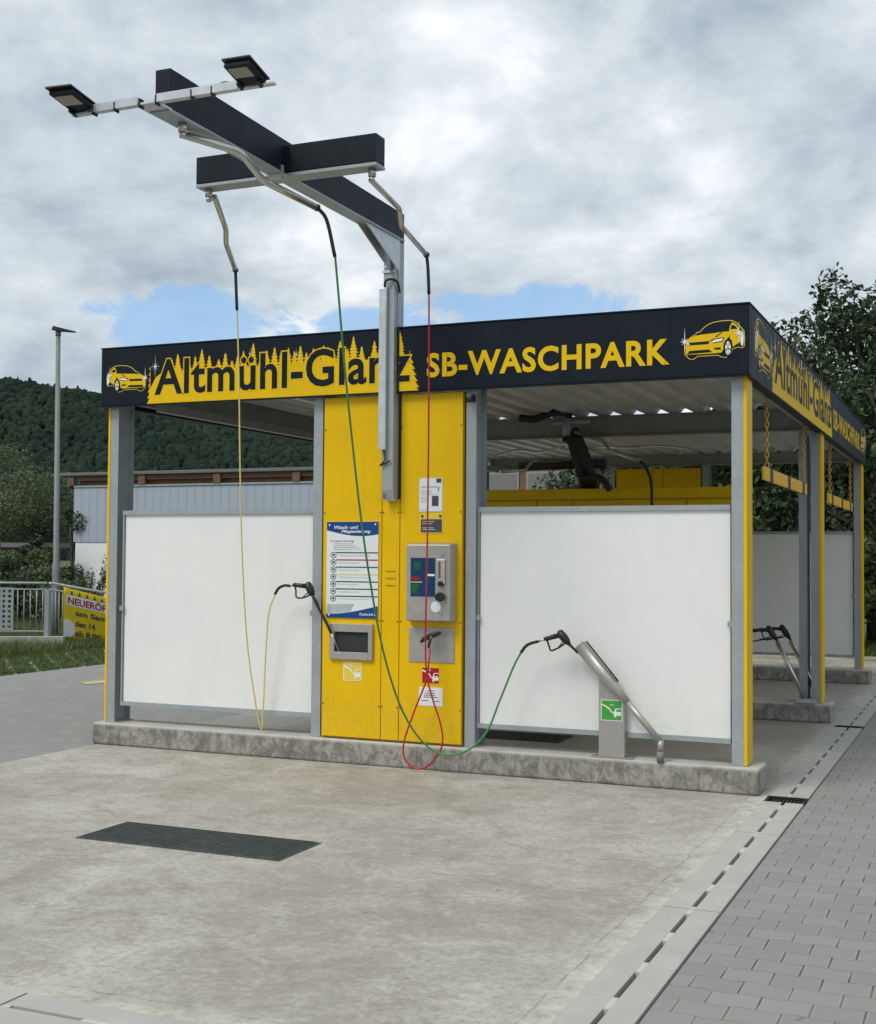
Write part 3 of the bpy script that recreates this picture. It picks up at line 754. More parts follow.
for (x, z) in ((-3.585, 2.035), (-3.145, 2.04), (-3.585, 1.262), (-3.142, 1.268)): m.poly([(x+.008*math.cos(q), z+.008*math.sin(q)) for q in [i*math.pi/5 for i in range(10)]], mp, .0027, .0014)
m.build('lettering', 'white_paint', t)
m = MB(); put_text(m, 'So waschen Sie richtig', (-3.575, -3.35, 1.885, 1.905), mp, .0012, .01)
m.build('heading', 'ink', t)
m = MB(); rng = random.Random(3)
for j in range(4): m.poly([(-3.545, 1.87-.0165*j), (-3.45+.28*rng.random(), 1.87-.0165*j), (-3.4, 1.876-.0165*j), (-3.545, 1.876-.0165*j)][:2]+[(-3.35+.12*rng.random()*j/3, 1.876-.0165*j), (-3.545, 1.876-.0165*j)], mp, .0012, .0002)
for j in range(7): put_text(m, ['Vorwäsche mit Hochdruck', 'Schaumwäsche', 'Hochdruck warm', 'Waschbürste mit Schaum', 'Klarspülen', 'Heißwachs', 'Glanzspülen'][j], (-3.49, -3.30+.1*(j % 3 == 0), 1.766-.0622*j, 1.780-.0622*j), mp, .0012, .0)
m.build('small_print', 'ink_grey', t)
for col_, idx in (('green_print', (0, 2, 4, 5, 6)), ('red_print', (1,)), ('yellow_hose', (3,))):
    m = MB()
    for j in idx:
        z = 1.797-.0622*j; m.poly([(-3.52, z-.005), (-3.119, z-.005), (-3.119, z+.005), (-3.52, z+.005)], mp, .0014, .0002)
    m.each('programme_line', col_, t)
m = MB()
for j in range(7):
    z = 1.777-.0622*j; cx = -3.545; n = 20
    for i in range(n):
        a, b = 2*math.pi*i/n, 2*math.pi*(i+1)/n
        m.poly([(cx+.028*math.cos(a), z+.026*math.sin(a)), (cx+.028*math.cos(b), z+.026*math.sin(b)), (cx+.023*math.cos(b), z+.021*math.sin(b)), (cx+.023*math.cos(a), z+.021*math.sin(a))], mp, .0022, .0012)
    m.poly([(cx-.012, z-.01), (cx+.014, z-.004), (cx+.008, z+.012), (cx-.01, z+.006)], mp, .0022, .0012)
m.build('pictogram', 'ink', t)
m = MB(); m.poly([(-3.6, 1.275), (-3.38, 1.30), (-3.345, 1.36), (-3.6, 1.352)], mp, .003, .0018); tp = m.build('note_strip', 'galv_bright', t)

# sheet of instructions and sticker above the terminal
t = thing('notice_sheet', 'white notice sheet with a small photo stuck above the payment terminal', 'notice', (-2.635, Y0, 2.28))
m = MB(); m.box(-2.741, -2.531, Y0-.004, Y0-.001, 2.145, 2.425); m.build('sheet', 'paper', t)
mp = front(Y0-.004); m = MB()
m.poly([(-2.585, 2.385), (-2.541, 2.385), (-2.541, 2.42), (-2.585, 2.42)], mp, .001, .0002)
m.poly([(-2.625, 2.19), (-2.565, 2.19), (-2.565, 2.275), (-2.625, 2.275)], mp, .001, .0002); m.poly([(-2.57, 2.315), (-2.562, 2.315), (-2.562, 2.345), (-2.57, 2.345)], mp, .001, .0002)
m.each('picture', 'ink', t)
m = MB()
for i, (a, z) in enumerate(((.15, 2.352), (.17, 2.345), (.1, 2.315), (.1, 2.305), (.15, 2.285), (.06, 2.262), (.05, 2.25), (.06, 2.235), (.05, 2.22), (.05, 2.16))): m.poly([(-2.725, z), (-2.725+a, z), (-2.725+a, z+.004), (-2.725, z+.004)], mp, .001, .0002)
m.build('small_print', 'ink_grey', t)
t = thing('sticker', 'small yellow and dark information sticker right above the payment terminal', 'sticker', (-2.625, Y0, 2.04))
m = MB(); m.box(-2.733, -2.524, Y0-.004, Y0-.001, 1.962, 2.132); m.build('sheet', 'yellow_light', t)
m = MB(); m.poly([(-2.725, 1.97), (-2.533, 1.97), (-2.533, 2.08), (-2.725, 2.08)], mp, .001, .0002)
for x in (-2.712, -2.548): m.poly([(x-.012, 2.10), (x, 2.088), (x+.012, 2.10), (x+.012, 2.115), (x-.012, 2.115)], mp, .001, .0002)
m.build('dark_field', 'ink', t)
m = MB()
for i, (a, z) in enumerate(((.11, 2.058), (.09, 2.04), (.1, 2.005), (.12, 1.99))): m.poly([(-2.71, z), (-2.71+a, z), (-2.71+a, z+.006), (-2.71, z+.006)], mp, .002, .0011)
m.build('small_print', 'galv_bright', t)

# ------------------------------------------------------------------ payment terminal
t = thing('payment_terminal', 'stainless payment terminal with blue display and black selector knob', 'payment terminal', (-2.6, Y0, 1.55))
m = MB(); m.hexa([(-2.823, Y0-.002, 1.222), (-2.395, Y0-.002, 1.222), (-2.395, Y0-.002, 1.884), (-2.823, Y0-.002, 1.884)][::-1], [(-2.805, -.06, 1.238), (-2.412, -.06, 1.238), (-2.412, -.06, 1.868), (-2.805, -.06, 1.868)][::-1])
m.build('housing', 'steel_plate', t, bevel=.008)
mp = front(-.06); T = MB
m = T(); m.box(-2.765, -2.545, -.064, -.0605, 1.438, 1.757); sc = m.build('display', 'screen_blue', t)
mq = front(-.064)
m = T(); m.poly([(-2.735, 1.66), (-2.675, 1.66), (-2.675, 1.725), (-2.735, 1.725)], mq, .001, .0002); m.poly([(-2.762, 1.50), (-2.69, 1.50), (-2.69, 1.54), (-2.762, 1.54)], mq, .001, .0002); m.poly([(-2.762, 1.465), (-2.70, 1.465), (-2.70, 1.495), (-2.762, 1.495)], mq, .001, .0002)
m.each('menu_field', 'green_print', sc)
m = T(); m.poly([(-2.755, 1.575), (-2.68, 1.575), (-2.68, 1.60), (-2.755, 1.60)], mq, .001, .0002); m.each('menu_field', 'red_print', sc)
m = T(); m.poly([(-2.762, 1.552), (-2.66, 1.552), (-2.66, 1.560), (-2.762, 1.560)], mq, .001, .0002); m.each('menu_field', 'yellow_light', sc)
m = T(); m.poly([(-2.62, 1.607), (-2.548, 1.607), (-2.548, 1.625), (-2.62, 1.625)], mq, .001, .0002); m.each('menu_field', 'white_paint', sc)
m = T(); m.box(-2.526, -2.452, -.078, -.061, 1.545, 1.745); sl = m.build('coin_slot', 'steel', t, bevel=.004)
m = T(); m.box(-2.507, -2.489, -.0795, -.0785, 1.59, 1.73); m.build('scale', 'wood', sl)
m = T(); m.tube([(-2.488, -.09, 1.545), (-2.488, -.062, 1.545)], .022, 16); m.build('coin_return', 'black', t)
m = T(); m.tube([(-2.487, -.073, 1.437), (-2.487, -.062, 1.437)], .050, 24); m.build('knob_ring', 'chrome', t)
m = T(); m.tube([(-2.49, -.115, 1.437), (-2.49, -.0735, 1.437)], [.032, .04], 20); m.build('selector_knob', 'black', t)
m = T(); m.tube([(-2.535, -.064, 1.355), (-2.535, -.0612, 1.355)], .046, 24); m.build('round_sticker', 'paper', t)
for z in (1.785, 1.305):
    m = T(); m.tube([(-2.487, -.068, z), (-2.487, -.0612, z)], .014, 14); m.build('lock', 'chrome', t)

# ------------------------------------------------------------------ holster plates and stickers
t = thing('gun_holster', 'stainless holster frame with dark opening under the price board', 'holster', (-3.36, Y0, 1.03))
m = MB(); x0, x1, z0, z1 = -3.57, -3.158, .885, 1.19; a, b, c, d = -3.522, -3.198, .948, 1.12
m.box(x0, a, Y0-.03, Y0-.001, z0, z1); m.box(b, x1, Y0-.03, Y0-.001, z0, z1); m.box(a, b, Y0-.03, Y0-.001, z0, c); m.box(a, b, Y0-.03, Y0-.001, d, z1)
m.build('frame', 'steel_plate', t, bevel=.003)
m = MB(); m.box(a, b, Y0-.004, Y0-.001, c, d); m.box(a+.001, b-.001, Y0-.026, Y0-.0045, c+.0005, c+.004); m.build('opening', 'dark_hole', t)
t = thing('foam_gun_plate', 'square stainless plate behind the black foam gun', 'wall plate', (-2.62, Y0, 1.03))
m = MB(); m.box(-2.827, -2.413, Y0-.008, Y0-.001, .887, 1.178); m.build('plate', 'steel_plate', t, bevel=.003)
m = MB()
for x in (-2.80, -2.62, -2.44): m.tube([(x, Y0-.013, 1.155), (x, Y0-.0085, 1.155)], .007, 10)
m.each('screw', 'chrome', t)
def sticker_pic(name, label, x0, x1, z0, z1, bg, edge, parent=None, y=Y0):
    t_ = thing(name, label, 'sticker', ((x0+x1)/2, y, (z0+z1)/2))
    m_ = MB(); m_.box(x0, x1, y-.003, y-.0008, z0, z1); m_.build('border', edge, t_)
    mp_ = front(y-.003); e = .007
    m_ = MB(); m_.poly([(x0+e, z0+e), (x1-e, z0+e), (x1-e, z1-e), (x0+e, z1-e)], mp_, .001, .0002); m_.build('field', bg, t_)
    L = lambda u, v: (x0+u*(x1-x0), z0+v*(z1-z0)); mp2 = front(y-.004)
    m_ = MB()
    for (u0, u1, v0, v1) in ((.62, .94, .22, .34), (.58, .96, .34, .40), (.66, .92, .42, .47), (.72, .95, .62, .66)): m_.poly([L(u0, v0), L(u1, v0), L(u1, v1), L(u0, v1)], mp2, .001, .0002)
    m_.poly([L(.62, .40), L(.68, .64), L(.73, .64), L(.68, .40)], mp2, .0012, .0002)
    m_.poly([L(.62, .14), L(.71, .14), L(.71, .22), L(.62, .22)], mp2, .0012, .0002)
    q = [L(.06, .86), L(.14, .80), L(.3, .74), L(.46, .60), L(.58, .38), L(.54, .34), L(.42, .54), L(.26, .66), L(.05, .74)]
    m_.poly(q, mp2, .0014, .0002)
    for (u, v, c_) in ((.36, .86, .14), (.42, .78, .1)): m_.poly([L(u, v), L(u+c_, v), L(u+c_, v+.035), L(u, v+.035)], mp2, .0014, .0002)
    m_.build('pictogram', 'white_paint', t_)
    return t_
sticker_pic('sticker', 'yellow wash lance sticker under the holster opening', -3.443, -3.269, .703, .859, 'yellow_light', 'white_paint')
sticker_pic('sticker', 'red foam wash sticker under the square steel plate', -2.71, -2.545, .708, .85, 'red_print', 'yellow_light')
t = thing('notice_sheet', 'small white printed notice under the red sticker', 'notice', (-2.62, Y0, .6))
m = MB(); m.box(-2.732, -2.517, Y0-.003, Y0-.0008, .527, .682); m.build('sheet', 'paper', t)
mp = front(Y0-.003); m = MB()
for (a, b, z) in ((-.03, .03, .65), (-.05, .04, .63), (-.06, .04, .613), (-.06, .06, .597), (-.08, -.02, .566), (.02, .08, .566)): m.poly([(-2.625+a, z), (-2.625+b, z), (-2.625+b, z+.006), (-2.625+a, z+.006)], mp, .001, .0002)
m.build('small_print', 'ink', t)

# ================================================================== BOOM
t = thing('overhead_boom', 'tall galvanised boom post with dark beam and crossbar reaching over the slab', 'boom', (-2.95, -.05, 2.2))
m = MB(); XA = (-3.037, -0.060, 3.933)[0]; XB = (-2.938, -0.060, 3.926)[0]; YF = -.06
m.box(XA, XB, YF, YF+.008, 2.32, 4.44); m.box(XA, XA+.008, YF+.008, .13, 2.25, 4.44); m.box(XB-.008, XB, YF+.008, .13, 2.25, 4.44); m.box(XA+.008, XB-.008, .122, .13, 2.25, 4.44)
m.build('mast', 'galv', t)
m = MB(); m.box(XB+.0005, XB+.005, YF+.06, YF+.10, 3.72, 4.42); m.build('mast_rail', 'galv', t)
m = MB(); m.box(XB+.002, XB+.026, -.005, -.0025, HB+.004, HT-.002); m.box(XB+.002, XB+.026, .0465, .0492, 2.25, HB-.02); m.each('notch', 'dark_hole', t)
m = MB(); m.hexa([(XA+.0, YF+.0, 2.319), (XB+.003, YF+.0, 2.319), (XB+.003, YF+.06, 2.235), (XA, YF+.06, 2.235)], [(XA, YF+.0, 2.3195), (XB+.003, YF, 2.3195), (XB+.003, YF+.06, 2.249), (XA, YF+.06, 2.249)]); m.build('mast_foot', 'galv_bright', t)
m = MB(); m.box(XA-.024, XA+.044, YF-.04, YF-.001, 2.66, 4.03); m.build('conduit', 'galv_bright', t, bevel=.006)
m = MB(); m.tube(spline([(XA+.02, YF-.02, 4.01), (XA+.035, YF-.04, 4.08), (XA+.08, YF-.02, 4.10), (XB+.02, YF+.02, 4.08), (XB+.02, YF+.07, 4.0)], 8), .010, 8)
m.tube(spline([(XA+.02, YF-.02, 2.67), (XA+.035, YF-.02, 2.58), (XA-.01, YF-.02, 2.53), (XA+.08, YF-.015, 2.57)], 8), .007, 8); m.build('cable', 'rubber', t)
m = MB(); m.box(XA-.008, XB+.008, YF-.012, YF-.0005, 4.16, 4.18); m.tube([(XA+.02, YF-.012, 4.21), (XA+.02, YF-.0005, 4.21)], .01, 8); m.tube([(XA+.065, YF-.012, 4.21), (XA+.065, YF-.0005, 4.21)], .01, 8); m.build('clamp_bolts', 'galv_bright', t)
BX0, BX1 = -2.985, -2.877
m = MB(); m.hexa([(BX0, -3.37, 4.462), (BX1, -3.37, 4.462), (BX1, .0, 4.442), (BX0, .0, 4.442)], [(BX0, -3.37, 4.712), (BX1, -3.37, 4.712), (BX1, .0, 4.66), (BX0, .0, 4.66)])
m.build('beam', 'navy_beam', t, bevel=.003)
m = MB(); m.box(XA+.001, XB-.001, .002, .128, 4.441, 4.60); m.build('back_plate', 'navy_beam', t)
m = MB(); m.hexa([(BX0-.006, -3.36, 4.450), (BX1+.006, -3.36, 4.450), (BX1+.006, -.0, 4.430), (BX0-.006, -.0, 4.430)], [(BX0-.006, -3.36, 4.4615), (BX1+.006, -3.36, 4.4615), (BX1+.006, -.0, 4.4415), (BX0-.006, -.0, 4.4415)])
m.build('beam_underside', 'galv', t)
m = MB()
for x in (BX0+.012, BX1-.02): m.hexa([(x, -.70, 4.43), (x+.008, -.70, 4.43), (x+.008, YF-.001, 4.16), (x, YF-.001, 4.16)][::1], [(x, -.70, 4.432), (x+.008, -.70, 4.432), (x+.008, YF-.001, 4.432), (x, YF-.001, 4.432)])
m.each('gusset', 'galv_bright', t)
m = MB(); m.box(-3.635, BX0-.008, -1.97, -1.83, 4.468, 4.662); m.box(BX1+.008, -2.178, -1.97, -1.83, 4.468, 4.662); m.box(BX0-.008, BX1+.008, -1.975, -1.825, 4.468, 4.656)
m.build('crossbar', 'navy_beam', t, bevel=.003)
m = MB(); m.box(-3.637, -2.176, -1.972, -1.828, 4.440, 4.4675-.006)
m.build('crossbar_underside', 'galv', t)
m = MB(); m.box(-3.06, -2.86, -2.02, -1.976, 4.425, 4.439)
for x in (-3.03, -2.89):
    for y in (-2.0, -1.99): m.tube([(x, y, 4.40), (x, y, 4.43)], .009, 8)
m.box(-3.05, -2.87, -2.05, -2.02, 4.43, 4.50); m.build('bracket', 'galv_bright', t)
m = MB(); m.box(-3.0, -2.86, -3.40, -3.05, 4.438, 4.448); m.build('tip_plate', 'galv', t)
m = MB(); m.box(-3.49, -2.066, -3.525, -3.485, 4.449, 4.461); m.box(-3.34, -3.0, -3.530, -3.5255, 4.449, 4.497); m.box(-2.86, -2.30, -3.530, -3.5255, 4.449, 4.497); m.box(-3.02, -2.86, -3.4845, -3.372, 4.4485, 4.4595)
m.build('lamp_bar', 'galv_bright', t)
m = MB()
for x in (-3.33, -3.17, -2.99, -2.87, -2.62, -2.48): m.box(x, x+.008, -3.533, -3.484, 4.434, 4.488)
m.tube(spline([(-3.38, -3.5, 4.47), (-3.36, -3.49, 4.50), (-3.3, -3.49, 4.49), (-3.2, -3.5, 4.49)], 6), .006, 6)
m.tube(spline([(-2.35, -3.49, 4.50), (-2.42, -3.49, 4.515), (-2.5, -3.49, 4.49), (-2.6, -3.49, 4.505), (-2.7, -3.49, 4.49)], 6), .006, 6)
m.each('cable_tie', 'black', t)

def flood(c4, label):
    """c4: lower-face corners front-left, front-right, back-right, back-left"""
    fl, fr_, br, bl = [Vector(c) for c in c4]
    cen = (fl+fr_+br+bl)/4; n = (fr_-fl).cross(bl-fl).normalized()
    if n.z < 0: n = -n
    t_ = thing('flood_light', label, 'flood light', tuple((bl+br)/2), group='flood lights on the boom')
    ux = (fr_-fl).normalized(); uy = (bl-fl).normalized()
    S_ = lambda a, b, h: fl+(fr_-fl)*a+(bl-fl)*b+n*h
    def slab(a0, a1, b0, b1, h0, h1):
        m_ = MB(); m_.hexa([S_(a0, b0, h0), S_(a1, b0, h0), S_(a1, b1, h0), S_(a0, b1, h0)], [S_(a0, b0, h1), S_(a1, b0, h1), S_(a1, b1, h1), S_(a0, b1, h1)]); return m_
    slab(.06, .96, .10, .94, .002, .03).build('housing', 'navy_beam', t_, bevel=.004)
    slab(0, 1, 0, 1, .031, .042).build('heat_sink', 'black', t_, bevel=.002)
    slab(.16, .84, .20, .58, -.003, .0015).build('lens', 'lamp_glass', t_)
    m_ = slab(.1, .18, .72, .98, -.02, .001); m_.f += [tuple(i+8 for i in f) for f in slab(.8, .88, .72, .98, -.02, .001).f]; m_.v += slab(.8, .88, .72, .98, -.02, .001).v; m_.sm += [False]*6; m_.mi += [0]*6
    m_.build('bracket', 'black', t_)
flood([(-3.490, -3.773, 4.506), (-3.320, -3.746, 4.510), (-3.32, -3.50, 4.47), (-3.49, -3.50, 4.46)], 'black square flood light at the left end of the lamp bar')
flood([(-2.300, -3.720, 4.517), (-2.066, -3.801, 4.476), (-2.066, -3.50, 4.47), (-2.30, -3.50, 4.46)], 'black square flood light at the right end of the lamp bar')

# ------------------------------------------------------------------ swivel arms, hoses and guns
def arm(label, pivot, pts, sleeve, r=.021):
    t_ = thing('swivel_arm', label, 'swivel arm', pivot, group='stainless swivel arms under the boom')
    m_ = MB(); p = Vector(pivot)
    m_.tube([p+Vector((0, 0, .0)), p+Vector((0, 0, -.055))], .027, 16); m_.tube([p+Vector((0, 0, -.0551)), p+Vector((0, 0, -.09))], .019, 14); m_.build('pivot', 'chrome', t_)
    P_ = [Vector(q) for q in pts]; path = [P_[0]]
    for i in range(1, len(P_)-1):
        a, b, c = P_[i-1], P_[i], P_[i+1]; e = min(.06, (b-a).length*.3, (c-b).length*.3)
        s0, s1 = b+(a-b).normalized()*e, b+(c-b).normalized()*e
        for q in range(6): u = q/5; path.append(s0*(1-u)**2+b*2*u*(1-u)+s1*u*u)
    path.append(P_[-1])
    m_ = MB(); m_.tube([p+Vector((0, 0, -.075)), P_[0]]+[], .018, 12); m_.tube(path, r, 12); m_.build('pipe', 'chrome', t_)
    m_ = MB(); m_.tube(spline([P_[-1]]+list(sleeve), 6), .0135, 10); m_.tube([P_[-1]+(P_[-2]-P_[-1]).normalized()*.02, P_[-1]], .026, 12); m_.build('hose_sleeve', 'rubber', t_)
    return t_
arm('stainless swivel arm hanging from the beam tip, holding the green hose', (-2.915, -3.18, 4.437),
    [(-2.982, -3.100, 4.404), (-2.789, -2.720, 4.379), (-2.816, -2.400, 4.287), (-2.662, -1.900, 4.209)], [(-2.622, -1.840, 4.128), (-2.577, -1.800, 3.877)], .025)
arm('stainless swivel arm under the left crossbar end, holding the yellow hose', (-3.57, -1.90, 4.439),
    [(-3.541, -1.870, 4.389), (-3.808, -1.300, 4.315), (-3.871, -1.200, 4.233), (-4.226, -0.500, 4.195)], [(-4.232, -0.480, 4.071), (-4.232, -0.460, 3.860)])
arm('stainless swivel arm under the right crossbar end, holding the red hose', (-2.24, -1.90, 4.439),
    [(-2.268, -1.860, 4.375), (-2.406, -1.100, 4.383), (-2.439, -1.000, 4.281), (-2.513, -0.350, 4.206)], [(-2.504, -0.340, 4.086), (-2.499, -0.330, 3.891)])

def hose(label, pts, m_, r=.0068, extra=None):
    o = MB().tube(spline(pts, 14), r, 8).build('wash_hose', m_)
    tag(o, label, 'hose'); return o
yh = hose('thin yellow hose hanging past the left white panel to the curb', [(-4.232, -0.460, 3.877), (-4.241, -0.400, 3.268), (-4.265, -0.330, 2.587), (-4.303, -0.220, 1.814), (-4.316, -0.100, 1.029), (-4.282, -0.010, 0.499), (-4.266, 0.035, 0.303), (-4.255, 0.060, 0.239), (-4.243, 0.055, 0.302), (-4.216, 0.030, 0.586), (-4.183, 0.000, 0.940), (-4.139, -0.030, 1.275), (-4.066, -0.045, 1.433)], 'yellow_hose')
gh = hose('dark green hose looping from the boom tip to the right spray gun', [(-2.577, -1.800, 3.898), (-2.584, -1.720, 3.587), (-2.602, -1.600, 3.176), (-2.633, -1.420, 2.689), (-2.665, -1.200, 2.111), (-2.701, -0.950, 1.585), (-2.745, -0.620, 1.029), (-2.724, -0.340, 0.570), (-2.616, -0.180, 0.284), (-2.447, -0.120, 0.166), (-2.244, -0.100, 0.201), (-2.080, -0.080, 0.353), (-1.965, -0.070, 0.622), (-1.859, -0.060, 0.881), (-1.792, -0.060, 1.007)], 'green_hose', .0085)
rh = hose('thin red hose with a loop hanging over the curb in front of the cabinet', [(-2.499, -0.330, 3.908), (-2.508, -0.300, 3.360), (-2.520, -0.270, 2.631), (-2.548, -0.220, 1.740), (-2.583, -0.160, 1.087), (-2.580, -0.130, 0.792), (-2.534, -0.110, 0.597), (-2.470, -0.090, 0.387), (-2.464, -0.080, 0.224), (-2.561, -0.080, 0.079), (-2.686, -0.080, 0.022), (-2.796, -0.080, 0.096), (-2.801, -0.090, 0.237), (-2.708, -0.100, 0.489), (-2.598, -0.110, 0.749), (-2.581, -0.090, 0.920), (-2.586, -0.060, 1.008)], 'red_hose', .0075)

def poly_solid(mb, pts, w_, o, ux, uz):
    """outline (a,b) in plane ux/uz about o, thickness w_ across"""
    uy = Vector(ux).cross(Vector(uz)).normalized()
    mp_ = lambda a, b, d: tuple(Vector(o)+Vector(ux)*a+Vector(uz)*b+uy*d)
    mb.poly(pts, mp_, -w_/2, w_/2)
def spray_gun(name, label, tip_in, grip, body_end, lance, y, group=None):
    """tip_in: hose inlet; grip points; all given as 3D points; black trigger gun"""
    t_ = thing(name, label, 'spray gun', grip, group=group)
    return t_
def gun(label, inlet, back, head_top, head_bot, guard, lance_pts, lance_r, hosepts):
    t_ = thing('spray_gun', label, 'spray gun', head_top, group='black trigger guns on the hoses')
    V = Vector
    m_ = MB(); m_.tube(spline(hosepts, 8), .0125, 10); m_.build('hose_sleeve', 'rubber', t_)
    m_ = MB(); m_.tube([hosepts[-1], inlet], .008, 10); m_.build('coupling', 'chrome', t_)
    a, b = V(inlet), V(back)
    m_ = MB(); m_.tube([a, a*.8+b*.2, a*.5+b*.5, b], [.021, .018, .019, .021], 12)
    m_.tube([a+V((0, 0, .012)), a+V((0, 0, -.012))], .02, 10); m_.build('grip', 'black', t_)
    h0, h1 = V(head_top), V(head_bot)
    m_ = MB(); m_.tube([h0+(h0-h1).normalized()*.012, h0, h0*.6+h1*.4, h0*.25+h1*.75, h1], [.012, .029, .035, .030, .017], 12); m_.tube([b, h0*.7+h1*.3], [.018, .022], 10); m_.build('valve_body', 'black', t_, )
    m_ = MB(); m_.tube(spline([V(q) for q in guard], 6), .0075, 8); m_.build('trigger_guard', 'black', t_)
    m_ = MB(); g1 = V(guard[len(guard)//2]); m_.tube(spline([h0*.45+h1*.55, (h1+g1)/2+V((-.01, 0, .025)), g1+V((.012, 0, .01))], 6), .005, 8); m_.build('trigger', 'black', t_)
    if lance_pts:
        m_ = MB(); m_.tube([V(q) for q in lance_pts], lance_r, 10); m_.build('lance_grip', 'rubber', t_)
    return t_
# yellow-hose gun: long black lance stuck in the holster opening
YG = -.05
g = gun('black trigger gun on the yellow hose, lance tip in the holster', (-3.875, -0.050, 1.515), (-3.771, -0.050, 1.507), (-3.747, -0.050, 1.529), (-3.692, -0.050, 1.423),
    [(-3.870, -0.050, 1.506), (-3.860, -0.050, 1.463), (-3.854, -0.050, 1.411), (-3.800, -0.050, 1.404), (-3.741, -0.050, 1.422), (-3.712, -0.050, 1.448)],
    [(-3.697, -0.040, 1.414), (-3.672, -0.040, 1.380), (-3.643, -0.030, 1.312), (-3.609, -0.020, 1.252), (-3.575, -0.010, 1.184), (-3.540, 0.000, 1.108)], [.011, .017, .011, .013, .012, .011],
    [(-4.071, -0.045, 1.433), (-4.029, -0.050, 1.486), (-3.969, -0.050, 1.509), (-3.920, -0.050, 1.505)])
m = MB(); m.tube([(-3.540, 0.000, 1.108), (-3.472, 0.030, 0.946)], .005, 8); m.build('lance_tube', 'chrome', g)
# green-hose gun, sitting in the tube holder
g = gun('black trigger gun on the green hose, resting in the slanted steel holder', (-1.583, -0.060, 1.121), (-1.500, -0.060, 1.147), (-1.471, -0.060, 1.180), (-1.392, -0.060, 1.088),
    [(-1.574, -0.060, 1.114), (-1.557, -0.060, 1.067), (-1.541, -0.060, 1.032), (-1.491, -0.060, 1.049), (-1.442, -0.060, 1.079), (-1.417, -0.060, 1.103)],
    [(-1.392, -0.060, 1.088), (-1.354, -0.050, 1.049), (-1.325, -0.040, 1.019)], [.014, .010, .010],
    [(-1.792, -0.060, 1.007), (-1.750, -0.060, 1.060), (-1.700, -0.060, 1.086), (-1.649, -0.060, 1.099)])
# red-hose foam gun
t = thing('foam_gun', 'short black foam gun lying on the square steel plate', 'foam gun', (-2.62, .0, 1.07), group=None)
m = MB(); m.tube([(-2.681, -0.030, 1.060), (-2.654, -0.030, 1.086), (-2.600, -0.030, 1.112), (-2.546, -0.030, 1.130), (-2.501, -0.030, 1.144)], [.012, .02, .022, .02, .008], 12); m.build('body', 'black', t)
m = MB(); m.tube([(-2.595, -0.030, 1.104), (-2.600, -0.040, 1.055), (-2.604, -0.050, 1.015)], [.015, .012, .010], 10); m.build('grip', 'black', t)
m = MB(); m.ell((-2.580, -0.055, 1.102), .009, .006, .006, 10, 6); m.build('rivet', 'chrome', t)

